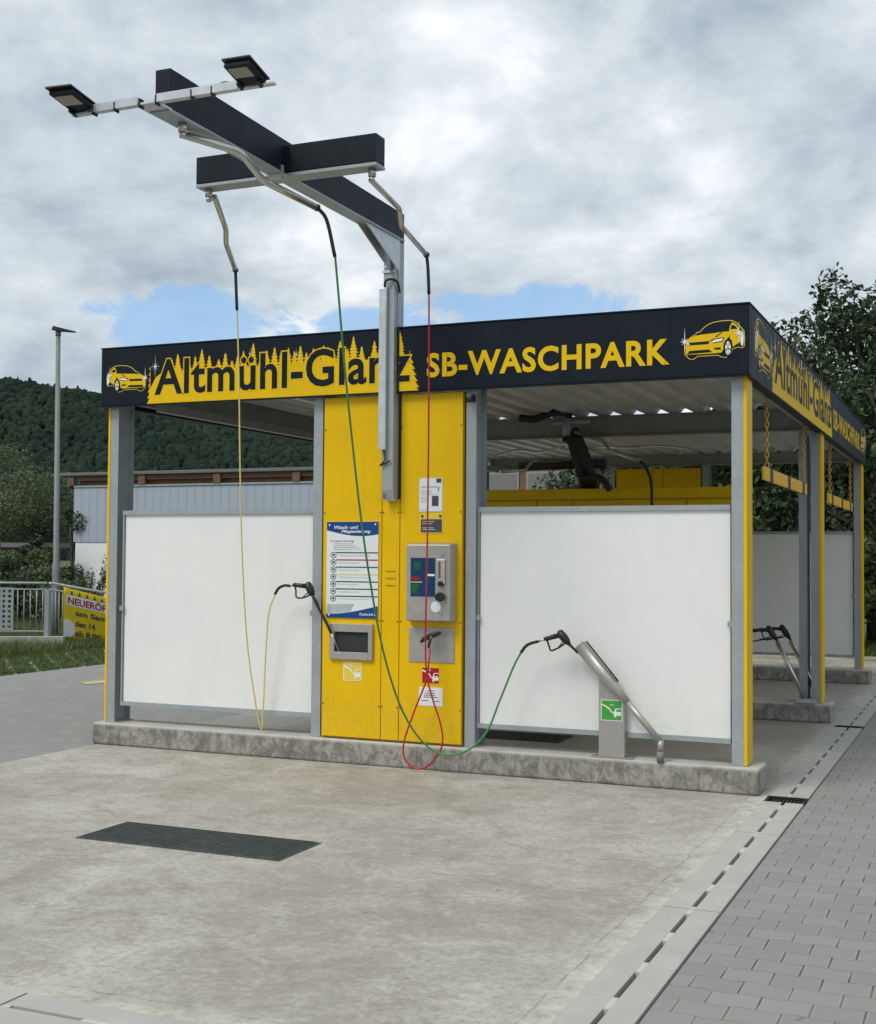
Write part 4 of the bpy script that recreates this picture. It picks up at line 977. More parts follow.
# ------------------------------------------------------------------ slanted lance holders
def holder():
    t_ = thing('lance_holder', 'stainless stand with slanted half pipe and green wash sticker on the front curb', 'lance holder', (-1.08, .06, .204))
    m_ = MB(); m_.hexa([(-1.183, .055, .212), (-.975, .055, .212), (-.975, .105, .212), (-1.183, .105, .212)], [(-1.183, .055, .885), (-.975, .055, .66), (-.975, .105, .66), (-1.183, .105, .885)]); m_.build('stand', 'steel_plate', t_, bevel=.004)
    m_ = MB(); m_.box(-1.24, -.91, .03, .14, .2045, .2115); m_.build('base_plate', 'steel_plate', t_)
    a = Vector((-1.327, 0.020, 1.081)); b = Vector((-0.682, 0.020, 0.356)); a.y = b.y = .02
    d_ = (b-a).normalized(); up = Vector((-d_.z, 0, d_.x)); 
    if up.z < 0: up = -up
    L_ = (b-a).length
    # trough: open channel at the top, closing into a pipe lower down
    m_ = MB(); prof = ((0, .060, .040), (.40, .050, .040), (.47, .040, .034), (.60, .026, .026))
    rings = []
    for (u, h, dp) in prof:
        c = a+d_*L_*u; rings.append([c+up*(h*q)+Vector((0, dp*p_, 0)) for (q, p_) in ((.95, -1), (1, -.6), (1, -.45), (-1+.0, -.45), (-1, .45), (-.6, 1), (.95, 1))])
    for i in range(3):
        A_, B_ = rings[i], rings[i+1]
        for k_ in range(6): m_.add([A_[k_], A_[k_+1], B_[k_+1], B_[k_]], [(0, 1, 2, 3)])
    m_ = MB(); secs = []
    for (u, h, dp) in prof:
        c = a+d_*L_*u; ring = []; op = u < .45
        for k_ in range(15):
            th = (math.pi/2+.75)+(k_/14)*(2*math.pi-1.5) if op else math.pi/2+(k_/14)*2*math.pi
            ring.append(c+Vector((0, 1, 0))*(dp*math.cos(th))+up*(h*math.sin(th)))
        secs.append(ring)
    for i in range(len(secs)-1):
        for k_ in range(14): m_.add([secs[i][k_], secs[i][k_+1], secs[i+1][k_+1], secs[i+1][k_]], [(0, 1, 2, 3)], True)
    tr = m_.build('trough', 'steel_plate', t_); bm2 = bmesh.new(); bm2.from_mesh(tr.data); bmesh.ops.remove_doubles(bm2, verts=bm2.verts, dist=1e-5); bm2.to_mesh(tr.data); bm2.free()
    so = tr.modifiers.new('solid', 'SOLIDIFY'); so.thickness = .004
    m_ = MB(); m_.tube([a+d_*L_*.58, b+d_*.0], .025, 16); m_.build('pipe', 'steel_plate', t_)
    m_ = MB(); m_.tube([b+Vector((0, 0, .012)), (b.x, b.y, .285)], .025, 16); m_.ell(b, .025, .025, .025); m_.build('pipe_foot', 'steel_plate', t_)
    m_ = MB(); m_.tube([(b.x, b.y, .285), (b.x, b.y, .205)], .029, 16); m_.build('collar', 'pole', t_)
    m_ = MB(); e0 = a+up*.048+Vector((0, .034, 0)); m_.tube([e0+d_*.01, e0+d_*L_*.42-up*.008], .007, 6); m_.build('edge_seal', 'rubber', t_)
    x0, x1, z0, z1 = -1.165, -.992, .492, .655; mp_ = front(.0549)
    m_ = MB(); m_.poly([(x0, z0), (x1, z0), (x1, z1), (x0, z1)], mp_, .0015, .0002); st = m_.build('sticker', 'white_paint', t_)
    m_ = MB(); e = .006; m_.poly([(x0+e, z0+e), (x1-e, z0+e), (x1-e, z1-e), (x0+e, z1-e)], mp_, .0025, .0016); m_.build('sticker_field', 'green_sign', st)
    m_ = MB(); L = lambda u, v: (x0+u*(x1-x0), z0+v*(z1-z0))
    for (u0, u1, v0, v1) in ((.60, .94, .26, .38), (.58, .94, .38, .44), (.68, .94, .56, .60), (.62, .72, .18, .26), (.42, .62, .74, .77)): m_.poly([L(u0, v0), L(u1, v0), L(u1, v1), L(u0, v1)], mp_, .0036, .0027)
    m_.poly([L(.62, .44), L(.70, .60), L(.75, .60), L(.70, .44)], mp_, .0037, .0027)
    m_.poly([L(.03, .80), L(.2, .74), L(.4, .62), L(.58, .38), L(.52, .36), L(.36, .56), L(.18, .68), L(.03, .73)], mp_, .0038, .0027)
    m_.build('pictogram', 'white_paint', st)
    return t_
holder()
# two more straight holders on the middle curb
for i, (x, y, lab) in enumerate(((-.20, 4.72, 'nearer of two bright pipe holders leaning beside the middle right post'), (-.10, 5.02, 'farther of two bright pipe holders behind the middle right post'))):
    t = thing('lance_holder', lab, 'lance holder', (x, y, .204), group='pipe holders on the middle curb')
    top_ = (x-.31, y, .86) 
    m = MB(); m.tube([(x-.0, y, .225), top_], .026, 14); m.build('pipe', 'chrome', t)
    m = MB(); m.hexa([(x-.12, y-.05, .206), (x+.1, y-.05, .206), (x+.1, y+.07, .206), (x-.12, y+.07, .206)], [(x-.08, y-.03, .25), (x+.1, y-.03, .25), (x+.1, y+.05, .25), (x-.08, y+.05, .25)]); m.build('foot', 'galv', t)
    tx, tz = top_[0], top_[2]
    gun(['black trigger gun in the nearer pipe holder of the second bay', 'black trigger gun in the farther pipe holder of the second bay'][i],
        (tx-.32, y, tz+.10), (tx-.16, y, tz+.13), (tx-.10, y, tz+.16), (tx-.005, y, tz+.02),
        [(tx-.32, y, tz+.10), (tx-.30, y, tz+.04), (tx-.27, y, tz+.0), (tx-.2, y, tz+.01), (tx-.1, y, tz+.03), (tx-.05, y, tz+.05)],
        [(tx-.005, y, tz+.02), (tx+.03, y, tz-.03)], .012, [(tx-.62, y, tz+.0), (tx-.52, y, tz+.09), (tx-.42, y, tz+.11), (tx-.38, y, tz+.105)])

# ------------------------------------------------------------------ height bars on chains
def chain(mb, x, y, z0, z1):
    n = int((z1-z0)/.045); 
    for i in range(n+1):
        z = z0+(i+.5)*(z1-z0)/(n+1); r1, r2 = .016, .028
        pts = []
        for k_ in range(13):
            a_ = 2*math.pi*k_/12; u, v = r1*math.cos(a_), r2*math.sin(a_)
            pts.append((x, y+u, z+v) if i % 2 else (x+u, y, z+v))
        mb.tube(pts, .006, 5, cap=False)
def height_bar(y0, y1, label, marks):
    t_ = thing('height_bar', label, 'height bar', (-.15, (y0+y1)/2, 2.5), group='yellow height bars hanging at the bay entrances')
    m_ = MB(); m_.box(-.162, -.138, y0, y1, 2.455, 2.575); br = m_.build('bar', 'orange_bar', t_, bevel=.006)
    m_ = MB()
    for q in marks: yy = y0+(y1-y0)*q; m_.box(-.165, -.135, yy-.08, yy+.08, 2.453, 2.577)
    m_.each('black_mark', 'black', br)
    for q in (.07, .93):
        m_ = MB(); yy = y0+(y1-y0)*q; chain(m_, -.15, yy, 2.575, 3.2); m_.build('chain', 'chain', t_)
height_bar(1.56, 4.36, 'yellow height bar with black marks on chains at the first bay entrance', (.14, .53, .90))
height_bar(6.35, 9.25, 'yellow height bar with black marks on chains at the second bay entrance', (.14, .53, .90))

# ------------------------------------------------------------------ gear under the roof
t = thing('ceiling_boom', 'dark hose duct and swivel head standing on the technical container', 'hose boom', (-2.9, 4.9, 2.58))
m = MB(); m.tube([(-2.691, 4.900, 2.550), (-2.732, 4.750, 2.862), (-2.797, 4.600, 3.146), (-2.843, 4.550, 3.213)], [.10, .115, .10, .12], 14); m.build('duct', 'rubber', t)
m = MB(); m.tube([(-2.863, 4.500, 3.186), (-2.864, 4.500, 3.443)], .055, 14); m.tube([(-3.047, 4.500, 3.344), (-2.586, 4.500, 3.351)], .03, 10); m.build('swivel_head', 'galv', t)
m = MB(); m.tube(spline([(-2.840, 4.500, 3.419), (-2.857, 4.400, 3.455), (-3.030, 4.300, 3.428), (-3.154, 4.200, 3.365), (-3.313, 4.100, 3.372)], 8), .045, 10); m.tube(spline([(-2.759, 4.600, 2.794), (-2.711, 4.600, 2.711), (-2.494, 4.600, 2.695), (-2.374, 4.600, 2.554)], 8), .04, 10)
m.tube([(-3.585, 4.900, 2.879), (-2.508, 4.900, 2.891)], .06, 10)
m.build('black_hose', 'rubber', t)
m = MB(); m.tube([(-2.735, 4.400, 3.219), (-2.327, 4.100, 3.088), (-2.206, 4.000, 2.954), (-1.764, 3.600, 2.803)], .02, 10); m.tube([(-2.987, 4.700, 2.923), (-3.258, 4.400, 2.896), (-3.308, 4.300, 2.785), (-3.506, 4.000, 2.747)], .02, 10); m.tube([(-2.816, 4.700, 3.084), (-2.582, 4.900, 3.059), (-2.176, 5.200, 3.096)], .02, 10)
m.build('pipe', 'chrome', t)
m = MB(); m.tube(spline([(-4.150, 5.600, 3.081), (-3.801, 5.500, 3.128), (-3.466, 5.300, 3.078), (-3.034, 5.000, 3.128)], 6), .018, 8); m.tube(spline([(-2.884, 5.000, 3.111), (-2.475, 5.400, 3.096), (-2.141, 5.800, 3.157), (-1.793, 6.200, 3.142)], 6), .016, 8)
m.each('pipe', 'chrome', t)
m = MB(); m.tube(spline([(-2.519, 5.200, 2.756), (-2.630, 5.200, 2.685), (-2.667, 5.200, 2.529)], 8), .02, 8); m.build('pipe_bend', 'chrome', t)
m = MB(); m.tube(spline([(-1.764, 3.600, 2.803), (-1.699, 3.600, 2.727), (-1.645, 3.600, 2.577), (-1.634, 3.600, 2.312)], 8), .016, 8); m.build('hose', 'rubber', t)
for i, (x, y, lab) in enumerate(((-2.42, .04, 'tiny black camera on the post right of the cabinet, just under the fascia'), (-.22, .25, 'tiny black camera under the roof at the right corner post'))):
    t = thing('camera_unit', lab, 'camera', (x, y, 3.05), group='small black cameras under the fascia')
    m = MB(); x = -2.27 if i == 0 else -.1; y = .05 if i == 0 else .5; m.tube([(x-.02, y-.05, 3.06), (x+.01, y+.0, 3.07)], .022, 12); m.build('body', 'black', t)
    m = MB(); m.box(x-.01, x+.02, y, y+.03, 3.05, 3.11); m.build('bracket', 'black', t)

# ================================================================== LEFT BACKGROUND
# kerb walls and railing
for (a, b, z1, lab) in (((-15.9, 8.9), (-14.45, 9.75), .22, 'low concrete kerb wall under the grey railing at far left'), ((-15.2, 10.0), (-14.9, 14.5), .02, 'lower concrete kerb wall beneath the yellow banner')):
    a = Vector((*a, 0)); b = Vector((*b, 0)); d_ = (b-a).normalized(); n = Vector((-d_.y, d_.x, 0))*.12
    m = MB(); m.hexa([a-n-Vector((0, 0, .25)), b-n-Vector((0, 0, .25)), b+n-Vector((0, 0, .25)), a+n-Vector((0, 0, .25))], [a-n+Vector((0, 0, z1)), b-n+Vector((0, 0, z1)), b+n+Vector((0, 0, z1)), a+n+Vector((0, 0, z1))])
    tag(m.build('kerb_wall', 'kerb_stone'), lab, 'kerb wall', group='kerb walls under the railing')
def rail(a, b, za, zb, ha, hb, label, panel=False):
    a, b = Vector((*a, 0)), Vector((*b, 0)); L_ = (b-a).length; d_ = (b-a)/L_
    t_ = thing('railing', label, 'railing', tuple(a), group='grey bar railings beyond the grass')
    P_ = lambda u, z: (a.x+d_.x*u, a.y+d_.y*u, z)
    H = lambda u: ha+(hb-ha)*u/L_
    B0 = lambda u: za+(zb-za)*u/L_
    m_ = MB(); m_.tube([P_(0, H(0)), P_(L_, H(L_))], .024, 10); m_.build('handrail', 'galv_bright', t_)
    m_ = MB(); m_.tube([P_(0, H(0)-.12), P_(L_, H(L_)-.12)], .014, 8); m_.tube([P_(0, B0(0)+.12), P_(L_, B0(L_)+.12)], .014, 8); m_.build('cross_rail', 'galv_bright', t_)
    n = int(L_/1.5)+1
    for i in range(n):
        u = L_*i/max(1, n-1); m_ = MB(); n_ = Vector((-d_.y, d_.x, 0)); m_.obox(P_(u, (H(u)+B0(u))/2-.06), d_, n_, (0, 0, 1), .04, .012, (H(u)-B0(u))/2-.06); m_.build('rail_post', 'galv', t_)
    m_ = MB(); u = .08
    while u < L_:
        m_.tube([P_(u, B0(u)+.12), P_(u, H(u)-.12)], .009, 6); u += .115
    m_.build('bars', 'galv', t_)
    return t_
c0 = Vector((-14.752, 9.600, 1.228))
r1 = rail((c0.x-3.4, c0.y-2.0), (c0.x, c0.y), .2, .2, c0.z, c0.z, 'grey bar railing with perforated panel at the left edge')
# perforated panel
m = MB(); a = Vector((c0.x-3.4, c0.y-2.0, 0)); d_ = Vector((3.4, 2.0, 0)).normalized(); n_ = Vector((-d_.y, d_.x, 0))
uE = 3.94-.62
for iu in range(12):
    u0 = uE-iu*.1
    for k_ in range(8):
        pass
for iu in range(13): m.obox(a+d_*(uE-iu*.1)+n_*-.02+Vector((0, 0, .74)), d_, n_, (0, 0, 1), .022, .003, .40)
for k_ in range(9): m.obox(a+d_*(uE-.6)+n_*-.021+Vector((0, 0, .36+k_*.095)), d_, n_, (0, 0, 1), .62, .0022, .022)
m.build('perforated_panel', 'galv', r1)
r2 = rail((c0.x-.02, c0.y+.1), (c0.x-.35, c0.y+4.0), .05, -.2, c0.z, .75, 'second grey railing running away behind the yellow banner')

# banner
pA, pB = Vector((-14.632, 10.000, 1.147)), Vector((-14.683, 10.000, 0.170))
dirb = Vector((.30, .95, 0)).normalized()
t = thing('event_banner', 'yellow opening banner with red heading tied to the railing', 'banner', tuple(pB))
A2 = Vector((-14.543, 11.100, 0.930)); B2_ = Vector((-14.524, 11.100, -0.024))
ex = Vector((A2.x-pA.x, A2.y-pA.y, 0)); Lb = ex.length*1.9; exn = ex.normalized()
slope = (A2.z-pA.z)/ex.length; H0 = pA.z-pB.z
mpB = lambda s_, t_, d: tuple(Vector((pB.x, pB.y, pB.z))+exn*s_+Vector((0, 0, t_+slope*s_))+Vector((exn.y, -exn.x, 0))*d)
m = MB(); NX, NZ = 24, 8
g_ = [[mpB(Lb*i/NX, H0*j/NZ, 0) for j in range(NZ+1)] for i in range(NX+1)]
vs_ = [p for r_ in g_ for p in r_]; fs = [(i*(NZ+1)+j, (i+1)*(NZ+1)+j, (i+1)*(NZ+1)+j+1, i*(NZ+1)+j+1) for i in range(NX) for j in range(NZ)]
m.add(vs_, fs, True); o = m.build('sheet', 'yellow_light', t); so = o.modifiers.new('solid', 'SOLIDIFY'); so.thickness = .004; so.offset = 1 if False else 0
o.data.materials[0] = mat('banner_yellow', (.70, .53, .02), .6, var=.08, vscale=3, spec=.2)
un = ex.length/.40    # metres per visible unit
m = MB(); 
m.poly([(.03*Lb, H0*.665), (.97*Lb, H0*.665), (.97*Lb, H0*.87), (.03*Lb, H0*.87)], mpB, .006, .004); m.build('heading_field', 'paper', t)
m = MB(); put_text(m, 'NEUERÖFFNUNG', (.05*Lb, .95*Lb, H0*.69, H0*.86), mpB, .008, .03); m.build('heading', 'red_print', t)
m = MB(); put_text(m, 'am Samstag', (.15*Lb, .78*Lb, H0*.46, H0*.60), mpB, .008, .03); put_text(m, 'den 14.', (.15*Lb, .43*Lb, H0*.28, H0*.40), mpB, .008, .03); put_text(m, 'ab 8.00', (.15*Lb, .49*Lb, H0*.09, H0*.21), mpB, .008, .03)
for i in range(9):
    c = (.1+i*.1)*Lb; m.poly([(c-.04, H0*.885), (c+.04, H0*.885), (c+.008, H0*.96), (c-.008, H0*.96)], mpB, .006, .004)
m.build('lettering', 'ink', t)
m = MB(); m.poly([(.0*Lb+.01, H0*.04), (.10*Lb, H0*.05), (.15*Lb, H0*.15), (.13*Lb, H0*.32), (.06*Lb, H0*.40), (.01, H0*.35)], mpB, .007, .005); m.build('white_patch', 'paper', t)

# street lamp
lb = Vector((-15.719, 11.000, -0.058)); lt = Vector((-15.764, 11.000, 6.283))
t = thing('street_lamp', 'tall grey street lamp with flat head beyond the railing', 'street lamp', (lb.x, lb.y, -.1))
m = MB(); m.tube([(lb.x, lb.y, -.2), (lb.x, lb.y, 1.6), (lb.x+.0, lb.y, 1.62), (lt.x, lb.y, lt.z)], [.072, .07, .058, .045], 16); m.build('pole', 'pole', t)
m = MB(); m.tube([(lt.x, lb.y, lt.z-.06), (lt.x, lb.y, lt.z+.06)], .055, 12); m.build('neck', 'pole', t)
m = MB(); zt = lt.z+.09; m.hexa([(lt.x-.09, lb.y-.11, zt-.04), (lt.x+.40, lb.y-.09, zt-.10), (lt.x+.40, lb.y+.09, zt-.10), (lt.x-.09, lb.y+.11, zt-.04)], [(lt.x-.07, lb.y-.09, zt+.05), (lt.x+.40, lb.y-.05, zt-.075), (lt.x+.40, lb.y+.05, zt-.075), (lt.x-.07, lb.y+.09, zt+.05)])
m.build('lamp_head', 'navy_beam', t, bevel=.01)
m = MB(); m.box(lb.x+.05, lb.x+.13, lb.y-.12, lb.y-.05, 1.0, 1.45); m.build('cable_box', 'pole', t)

# industrial building
t = thing('industrial_building', 'long grey clad hall with timber eaves and white plinth behind the wash', 'building', (-18, 25, 0))
m = MB(); m.box(-26.65, -5, 25, 38, -.2, 2.20); m.build('plinth_wall', 'plaster', t)
m = MB(); m.box(-26.72, -12.0, 24.97, 37.9, 2.201, 4.06); m.build('cladding', 'cladding', t)
m = MB(); m.box(-26.6, -5.2, 25.15, 37.5, 4.061, 4.42); m.build('eaves_wall', 'wood', t)
m = MB()
m.box(-27.0, -12.2, 24.98, 25.14, 4.26, 4.419)
x = -26.95
while x < -12.5: m.box(x, x+.26, 24.90, 24.979, 4.10, 4.40); x += 2.9
m.each('eaves_beam', 'wood', t)
m = MB(); m.box(-27.35, -4.8, 24.85, 38.4, 4.42, 4.53); m.build('roof', 'roof_grey', t, bevel=.02)
m = MB(); m.box(-26.7, -12, 24.93, 24.965, 4.04, 4.09); m.build('flashing', 'galv', t)
m = MB(); m.box(-12, -5.1, 24.98, 26, 2.2, 4.41); m.build('timber_wall', 'wood', t)
for i in range(5):
    x = -11.9+i*1.32; fr0 = MB(); fr0.box(x, x+1.1, 24.94, 24.975, 2.6, 4.25); wd_ = fr0.build('window', 'window_frame', t)
    m = MB(); m.box(x+.07, x+1.03, 24.932, 24.938, 2.67, 4.18); m.build('pane', 'window_grey', wd_)

# brown shed at far left
t = thing('wooden_shed', 'low brown flat roofed shed among bushes at the far left', 'shed', (-27, 23, 0))
m = MB(); m.box(-32, -26.7, 23.2, 24.3, -.2, 2.0); m.build('wall', 'wood', t)
m = MB(); m.box(-32.4, -26.4, 23.0, 24.4, 2.0, 2.15); m.build('roof', 'roof_grey', t)

# wooded hill: one mass of crowns on a slope
rng = np.random.default_rng(11)
def ridge(x):
    xs_ = [-1200, -800, -640, -555, -479, -402, -300, -200, -60, 200]; hs = [132, 125, 116, 110, 96.5, 82, 76, 70, 58, 50]
    return float(np.interp(x, xs_, hs))
ico_v = []; ico_f = []
import bmesh
bmx = bmesh.new(); bmesh.ops.create_icosphere(bmx, subdivisions=2, radius=1.0)
ico_v = np.array([v.co[:] for v in bmx.verts]); ico_f = np.array([[v.index for v in f.verts] for f in bmx.faces]); bmx.free()
V_, F_, off = [], [], 0
def hz(x, y):
    u = max(0.0, min(1.0, (y-330)/270.0)); s_ = u*u*(3-2*u)*.25+u*.75
    return ridge(x)*s_-3
sp = 4.3; yy = 345.0
while yy < 640:
    xx = -780.0
    while xx < 60:
        x = xx+rng.uniform(-2.2, 2.2); y = yy+rng.uniform(-2.2, 2.2)
        if x < -yy*1.12-20 or x > -yy*.28+40: xx += sp; continue
        h = hz(x, y); s_ = rng.uniform(1.8, 3.2)
        nv = ico_v*(1+rng.normal(0, .17, (len(ico_v), 1)))
        tall = rng.uniform(.9, 1.5) if rng.random() > .05 else 2.0
        nv = nv*np.array([s_*(1 if tall < 1.5 else .5), s_*(1 if tall < 1.5 else .5), s_*tall])+np.array([x, y, h])
        V_.append(nv); F_.append(ico_f+off); off += len(nv)
        xx += sp
    yy += sp*.95
V_ = np.concatenate(V_); F_ = np.concatenate(F_)
me = bpy.data.meshes.new('forest'); me.vertices.add(len(V_)); me.vertices.foreach_set('co', V_.ravel()); me.loops.add(F_.size); me.loops.foreach_set('vertex_index', F_.ravel().astype('i'))
me.polygons.add(len(F_)); me.polygons.foreach_set('loop_start', np.arange(0, F_.size, 3)); me.polygons.foreach_set('loop_total', np.full(len(F_), 3)); me.update(calc_edges=True)
me.polygons.foreach_set('use_smooth', [True]*len(F_)); me.materials.append(MATS['hill'])
fo = bpy.data.objects.new('forest', me); link(fo); tag(fo, 'dark green mixed forest covering the distant hillside', 'forest', kind='stuff')
m = MB(); gx = list(range(-1200, 301, 50)); gy = [300, 330, 400, 470, 540, 600, 660, 900]
m.add([(x, y, (hz(x, y)-1.5 if y > 300 else -1)) for x in gx for y in gy], [(i*len(gy)+j, (i+1)*len(gy)+j, (i+1)*len(gy)+j+1, i*len(gy)+j+1) for i in range(len(gx)-1) for j in range(len(gy)-1)], True)
tag(m.build('hill', 'hill'), None, None, kind='structure')

# ------------------------------------------------------------------ trees and bushes made of leaf faces
def leaves_mesh(centres, radii, n_leaf, size, rng_, up_bias=.3, shell=.55, gap=0):
    """leaf quads in clumps; returns verts, faces"""
    nC = len(centres); C_ = np.array(centres); R_ = np.array(radii)
    wgt = (R_[:, 0]*R_[:, 1]*R_[:, 2])**.6; wgt = wgt/wgt.sum()
    idx = rng_.choice(nC, n_leaf, p=wgt)
    d = rng_.normal(size=(n_leaf, 3)); d /= np.linalg.norm(d, axis=1)[:, None]
    r = rng_.uniform(shell**3, 1, n_leaf)**(1/3)
    p = C_[idx]+d*R_[idx]*r[:, None]*(1+rng_.normal(0, .06, (n_leaf, 1)))
    nrm = d*.6+rng_.normal(size=(n_leaf, 3))*.7+np.array([0, 0, up_bias]); nrm /= np.linalg.norm(nrm, axis=1)[:, None]
    t1 = np.cross(nrm, rng_.normal(size=(n_leaf, 3))); t1 /= np.linalg.norm(t1, axis=1)[:, None]; t2 = np.cross(nrm, t1)
    s_ = size*rng_.uniform(.6, 1.3, (n_leaf, 1))
    v = np.stack([p-t1*s_, p-t2*s_*.5+nrm*s_*.12, p+t1*s_, p+t2*s_*.5+nrm*s_*.12], 1).reshape(-1, 3)
    f = np.arange(n_leaf*4).reshape(-1, 4)
    return v, f
def leaf_obj(name, v, f, m_, parent):
    o0 = origin(parent); v = v-np.array(o0)
    me_ = bpy.data.meshes.new(name); me_.vertices.add(len(v)); me_.vertices.foreach_set('co', v.ravel()); me_.loops.add(f.size); me_.loops.foreach_set('vertex_index', f.ravel().astype('i'))
    me_.polygons.add(len(f)); me_.polygons.foreach_set('loop_start', np.arange(0, f.size, 4)); me_.polygons.foreach_set('loop_total', np.full(len(f), 4)); me_.update(calc_edges=True)
    me_.materials.append(MATS[m_]); o_ = bpy.data.objects.new(name, me_); link(o_); o_.parent = parent; return o_
def tree(name, label, cat, x, y, h, w_, m_, n_leaf, size, seed, group=None, low=.12, nc=26, twigs=True, base=0.0):
    r_ = np.random.default_rng(seed); t_ = thing(name, label, cat, (x, y, base), group=group)
    cs, rs = [], []
    tk = MB(); lean = r_.uniform(-.3, .3, 2)
    tk.tube(spline([(x, y, base-.2), (x+lean[0]*.3, y+lean[1]*.3, base+h*.35), (x+lean[0], y+lean[1], base+h*.75)], 6), [.02*h*(1-.045*i) for i in range(13)], 9)
    for i in range(nc):
        u = r_.uniform(low, .93); prof = max(.04, 1-((u-.48)/.5)**2)**.32
        a_ = r_.uniform(0, 2*math.pi); rad = w_*.5*prof*r_.uniform(.35, .95)
        c = (x+math.cos(a_)*rad, y+math.sin(a_)*rad, base+h*u); q = w_*.5*r_.uniform(.22, .40)*(.6+.4*prof)
        cs.append(c); rs.append((q, q, q*r_.uniform(.6, .95)))
        b0 = (x+lean[0]*u*.8, y+lean[1]*u*.8, base+h*u*.62); tk.tube(spline([b0, ((b0[0]+c[0])/2, (b0[1]+c[1])/2, b0[2]*.45+c[2]*.55+.1), c], 4), [.008*h*(1-.09*k_) for k_ in range(9)], 5)
    n_ex = nc//2 if twigs else 0
    for i in range(n_ex):              # loose sprays past the outline
        a_ = r_.uniform(0, 2*math.pi); u = r_.uniform(.45, 1.06); rad = w_*.5*r_.uniform(.55, 1.1)*(1.15-u*.75)
        c = (x+math.cos(a_)*rad, y+math.sin(a_)*rad, base+h*u); q = w_*r_.uniform(.05, .09)
        cs.append(c); rs.append((q, q, q*1.7))
        b0 = (x+math.cos(a_)*rad*.35, y+math.sin(a_)*rad*.35, base+h*u*.72); tk.tube([b0, ((b0[0]+c[0])/2, (b0[1]+c[1])/2, (b0[2]+c[2])/2+.08), (c[0], c[1], c[2]+q*1.6)], [.004*h, .003*h, .0012*h], 5)
    tk.build('trunk', 'bark', t_)
    v, f = leaves_mesh(cs, rs, n_leaf, size, r_); leaf_obj('crown', v, f, m_, t_)
    return t_
G1 = 'dark deciduous trees behind the wash on the right'
for i, (x, y, h, w_, n, lab) in enumerate((
        (-.9, 22.0, 8.1, 6.2, 34000, 'dark leafy tree rising above the right fascia, leftmost tall one with bare twigs'),
        (1.9, 22.5, 8.5, 6.0, 26000, 'dense dark tree at the right edge above the fascia end'),
        (-2.7, 21.0, 5.9, 4.4, 16000, 'dark tree whose top rises just behind the first third of the right fascia'),
        (-.2, 17.2, 5.8, 3.6, 9000, 'lower dark tree right behind the far corner post'),
        (-3.9, 20.5, 5.6, 4.0, 9000, 'rounded dark tree seen between the first and second right posts'),
        (-7.2, 22, 5.0, 3.6, 7000, 'dark tree behind the rear cabinet, seen through the right bay'),
        (2.6, 18.5, 6.6, 3.4, 7000, 'dark tree just outside the right post row at the picture edge'),
        (-2.2, 18.0, 4.4, 3.0, 7000, 'bushy dark tree behind the rearmost white panel'))):
    tree('deciduous_tree', lab, 'tree', x, y, h, w_, 'leaf_dark', n, .085, 40+i, G1, low=.08, nc=54)
for i, (x, y, h, w_, lab) in enumerate(((-5.2, 17.5, 2.6, 2.4, 'low green bush behind the rear panel, left one'), (-3.2, 17.0, 2.7, 2.6, 'low green bush behind the rear panel, middle one'), (-.9, 16.2, 2.4, 2.4, 'low green bush behind the rear corner post'), (1.3, 16.8, 2.4, 2.6, 'low green bush at the right picture edge'))):
    tree('bush', lab, 'bush', x, y, h, w_, 'leaf_mid', 4500, .07, 70+i, 'bushes behind the rear panels', low=.02, nc=16, twigs=False)
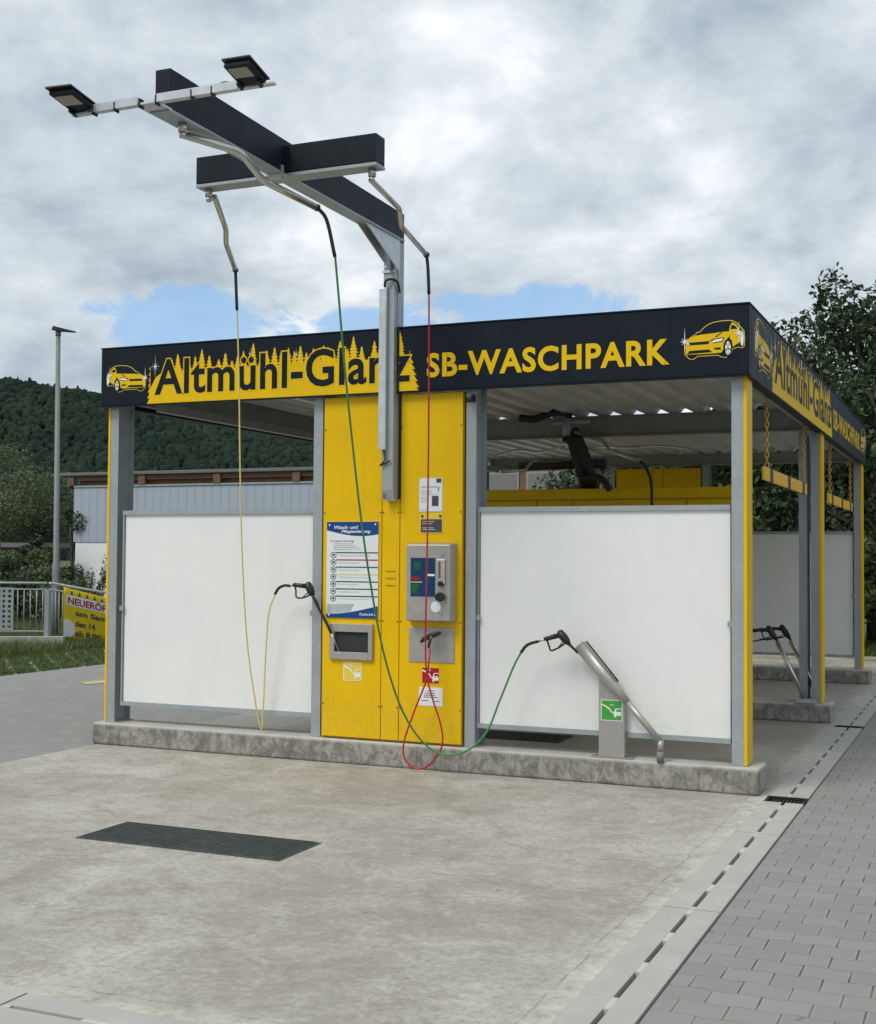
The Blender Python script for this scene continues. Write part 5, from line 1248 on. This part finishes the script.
# left side
tree('deciduous_tree', 'broad olive green tree at the left edge below the hill', 'tree', -31.0, 25.5, 5.7, 6.0, 'leaf_olive', 34000, .05, 90, low=.1, nc=44, twigs=False)
for i, (x, y, h, w_, mt, lab) in enumerate((
        (-22.6, 17.0, 2.6, 3.6, 'leaf_olive', 'olive bush behind the railing at the left edge'), (-21.6, 16.6, 2.0, 2.4, 'leaf_olive', 'olive bush just left of the lamp pole'),
        (-27.2, 25.6, 3.9, 2.6, 'leaf_dark', 'tall dark bush between lamp pole and grey hall'), (-26.6, 22.6, 2.6, 1.9, 'leaf_dark', 'dark bush right behind the street lamp'))):
    tree('bush', lab, 'bush', x, y, h, w_, mt, 8000, .06, 100+i, 'bushes beyond the left railing', low=.02, nc=20, twigs=False, base=-.15)
def sapling(x, y, h, label, seed):
    r_ = np.random.default_rng(seed); t_ = thing('shrub', label, 'shrub', (x, y, -.2), group='young shrubs before the white plinth')
    tk = MB(); cs = []; rs = []
    for i in range(9):
        a_ = r_.uniform(0, 6.28); l = h*r_.uniform(.6, 1.0); e = (x+math.cos(a_)*.35*l/h, y+math.sin(a_)*.35*l/h, -.2+l)
        tk.tube([(x, y, -.25), ((x+e[0])/2, (y+e[1])/2, l*.5), e], [.012, .009, .004], 5)
        for q in range(6): u = .3+.7*q/5; cs.append((x+(e[0]-x)*u, y+(e[1]-y)*u, -.2+l*u)); rs.append((.11, .11, .15))
    tk.build('stem', 'bark', t_)
    v, f = leaves_mesh(cs, rs, 1500, .04, r_, shell=.1); leaf_obj('foliage', v, f, 'leaf_mid', t_)
for i, (u_, x, y, h) in enumerate(((0, -17.6, 14.5, 1.9), (0, -16.9, 15.0, 1.75), (0, -18.5, 15.2, 1.6), (0, -16.2, 15.8, 1.8), (0, -19.2, 15.0, 1.4))):
    sapling(x, y, h, ['thin leafy shrub above the banner', 'thin leafy shrub in front of the white plinth, second from the corner post', 'thin leafy shrub right of the lamp pole', 'thin leafy shrub growing right beside the left corner post', 'short leafy shrub behind the lamp pole'][i], 200+i)

# grass blades of the verge and behind the gravel
def blades(name, label, x0, x1, y0, y1, n, z, h, seed):
    r_ = np.random.default_rng(seed); p = np.stack([r_.uniform(x0, x1, n), r_.uniform(y0, y1, n), np.full(n, z)], 1)
    a_ = r_.uniform(0, 6.28, n); wv = np.stack([np.cos(a_), np.sin(a_), np.zeros(n)], 1)*.008
    hh = h*r_.uniform(.4, 1.2, n); ln = r_.normal(0, .35, (n, 2))*hh[:, None]; tip = p+np.stack([ln[:, 0], ln[:, 1], hh], 1); mid_ = (p+tip)/2+np.array([0, 0, .01])
    v = np.stack([p-wv, p+wv, mid_+wv*.7, tip], 1).reshape(-1, 3); f = np.arange(n*4).reshape(-1, 4)
    o_ = leaf_obj(name, v, f, 'blade', None); tag(o_, label, 'grass', kind='stuff')
blades('verge_grass', 'short green grass growing on the verge at left', -14.5, -11.6, 2, 14, 26000, -.02, .06, 5)
blades('tall_grass', 'tall weeds along the kerb wall under the railing', -15.6, -13.9, 7, 12.5, 9000, -.03, .22, 6)
blades('back_grass', 'green grass behind the gravel strip', -8, 6, 15.3, 17.5, 22000, -.1, .3, 8)
blades('slope_grass', 'grass and weeds beyond the railing', -22, -15.0, 10.5, 17, 20000, -.15, .3, 9)
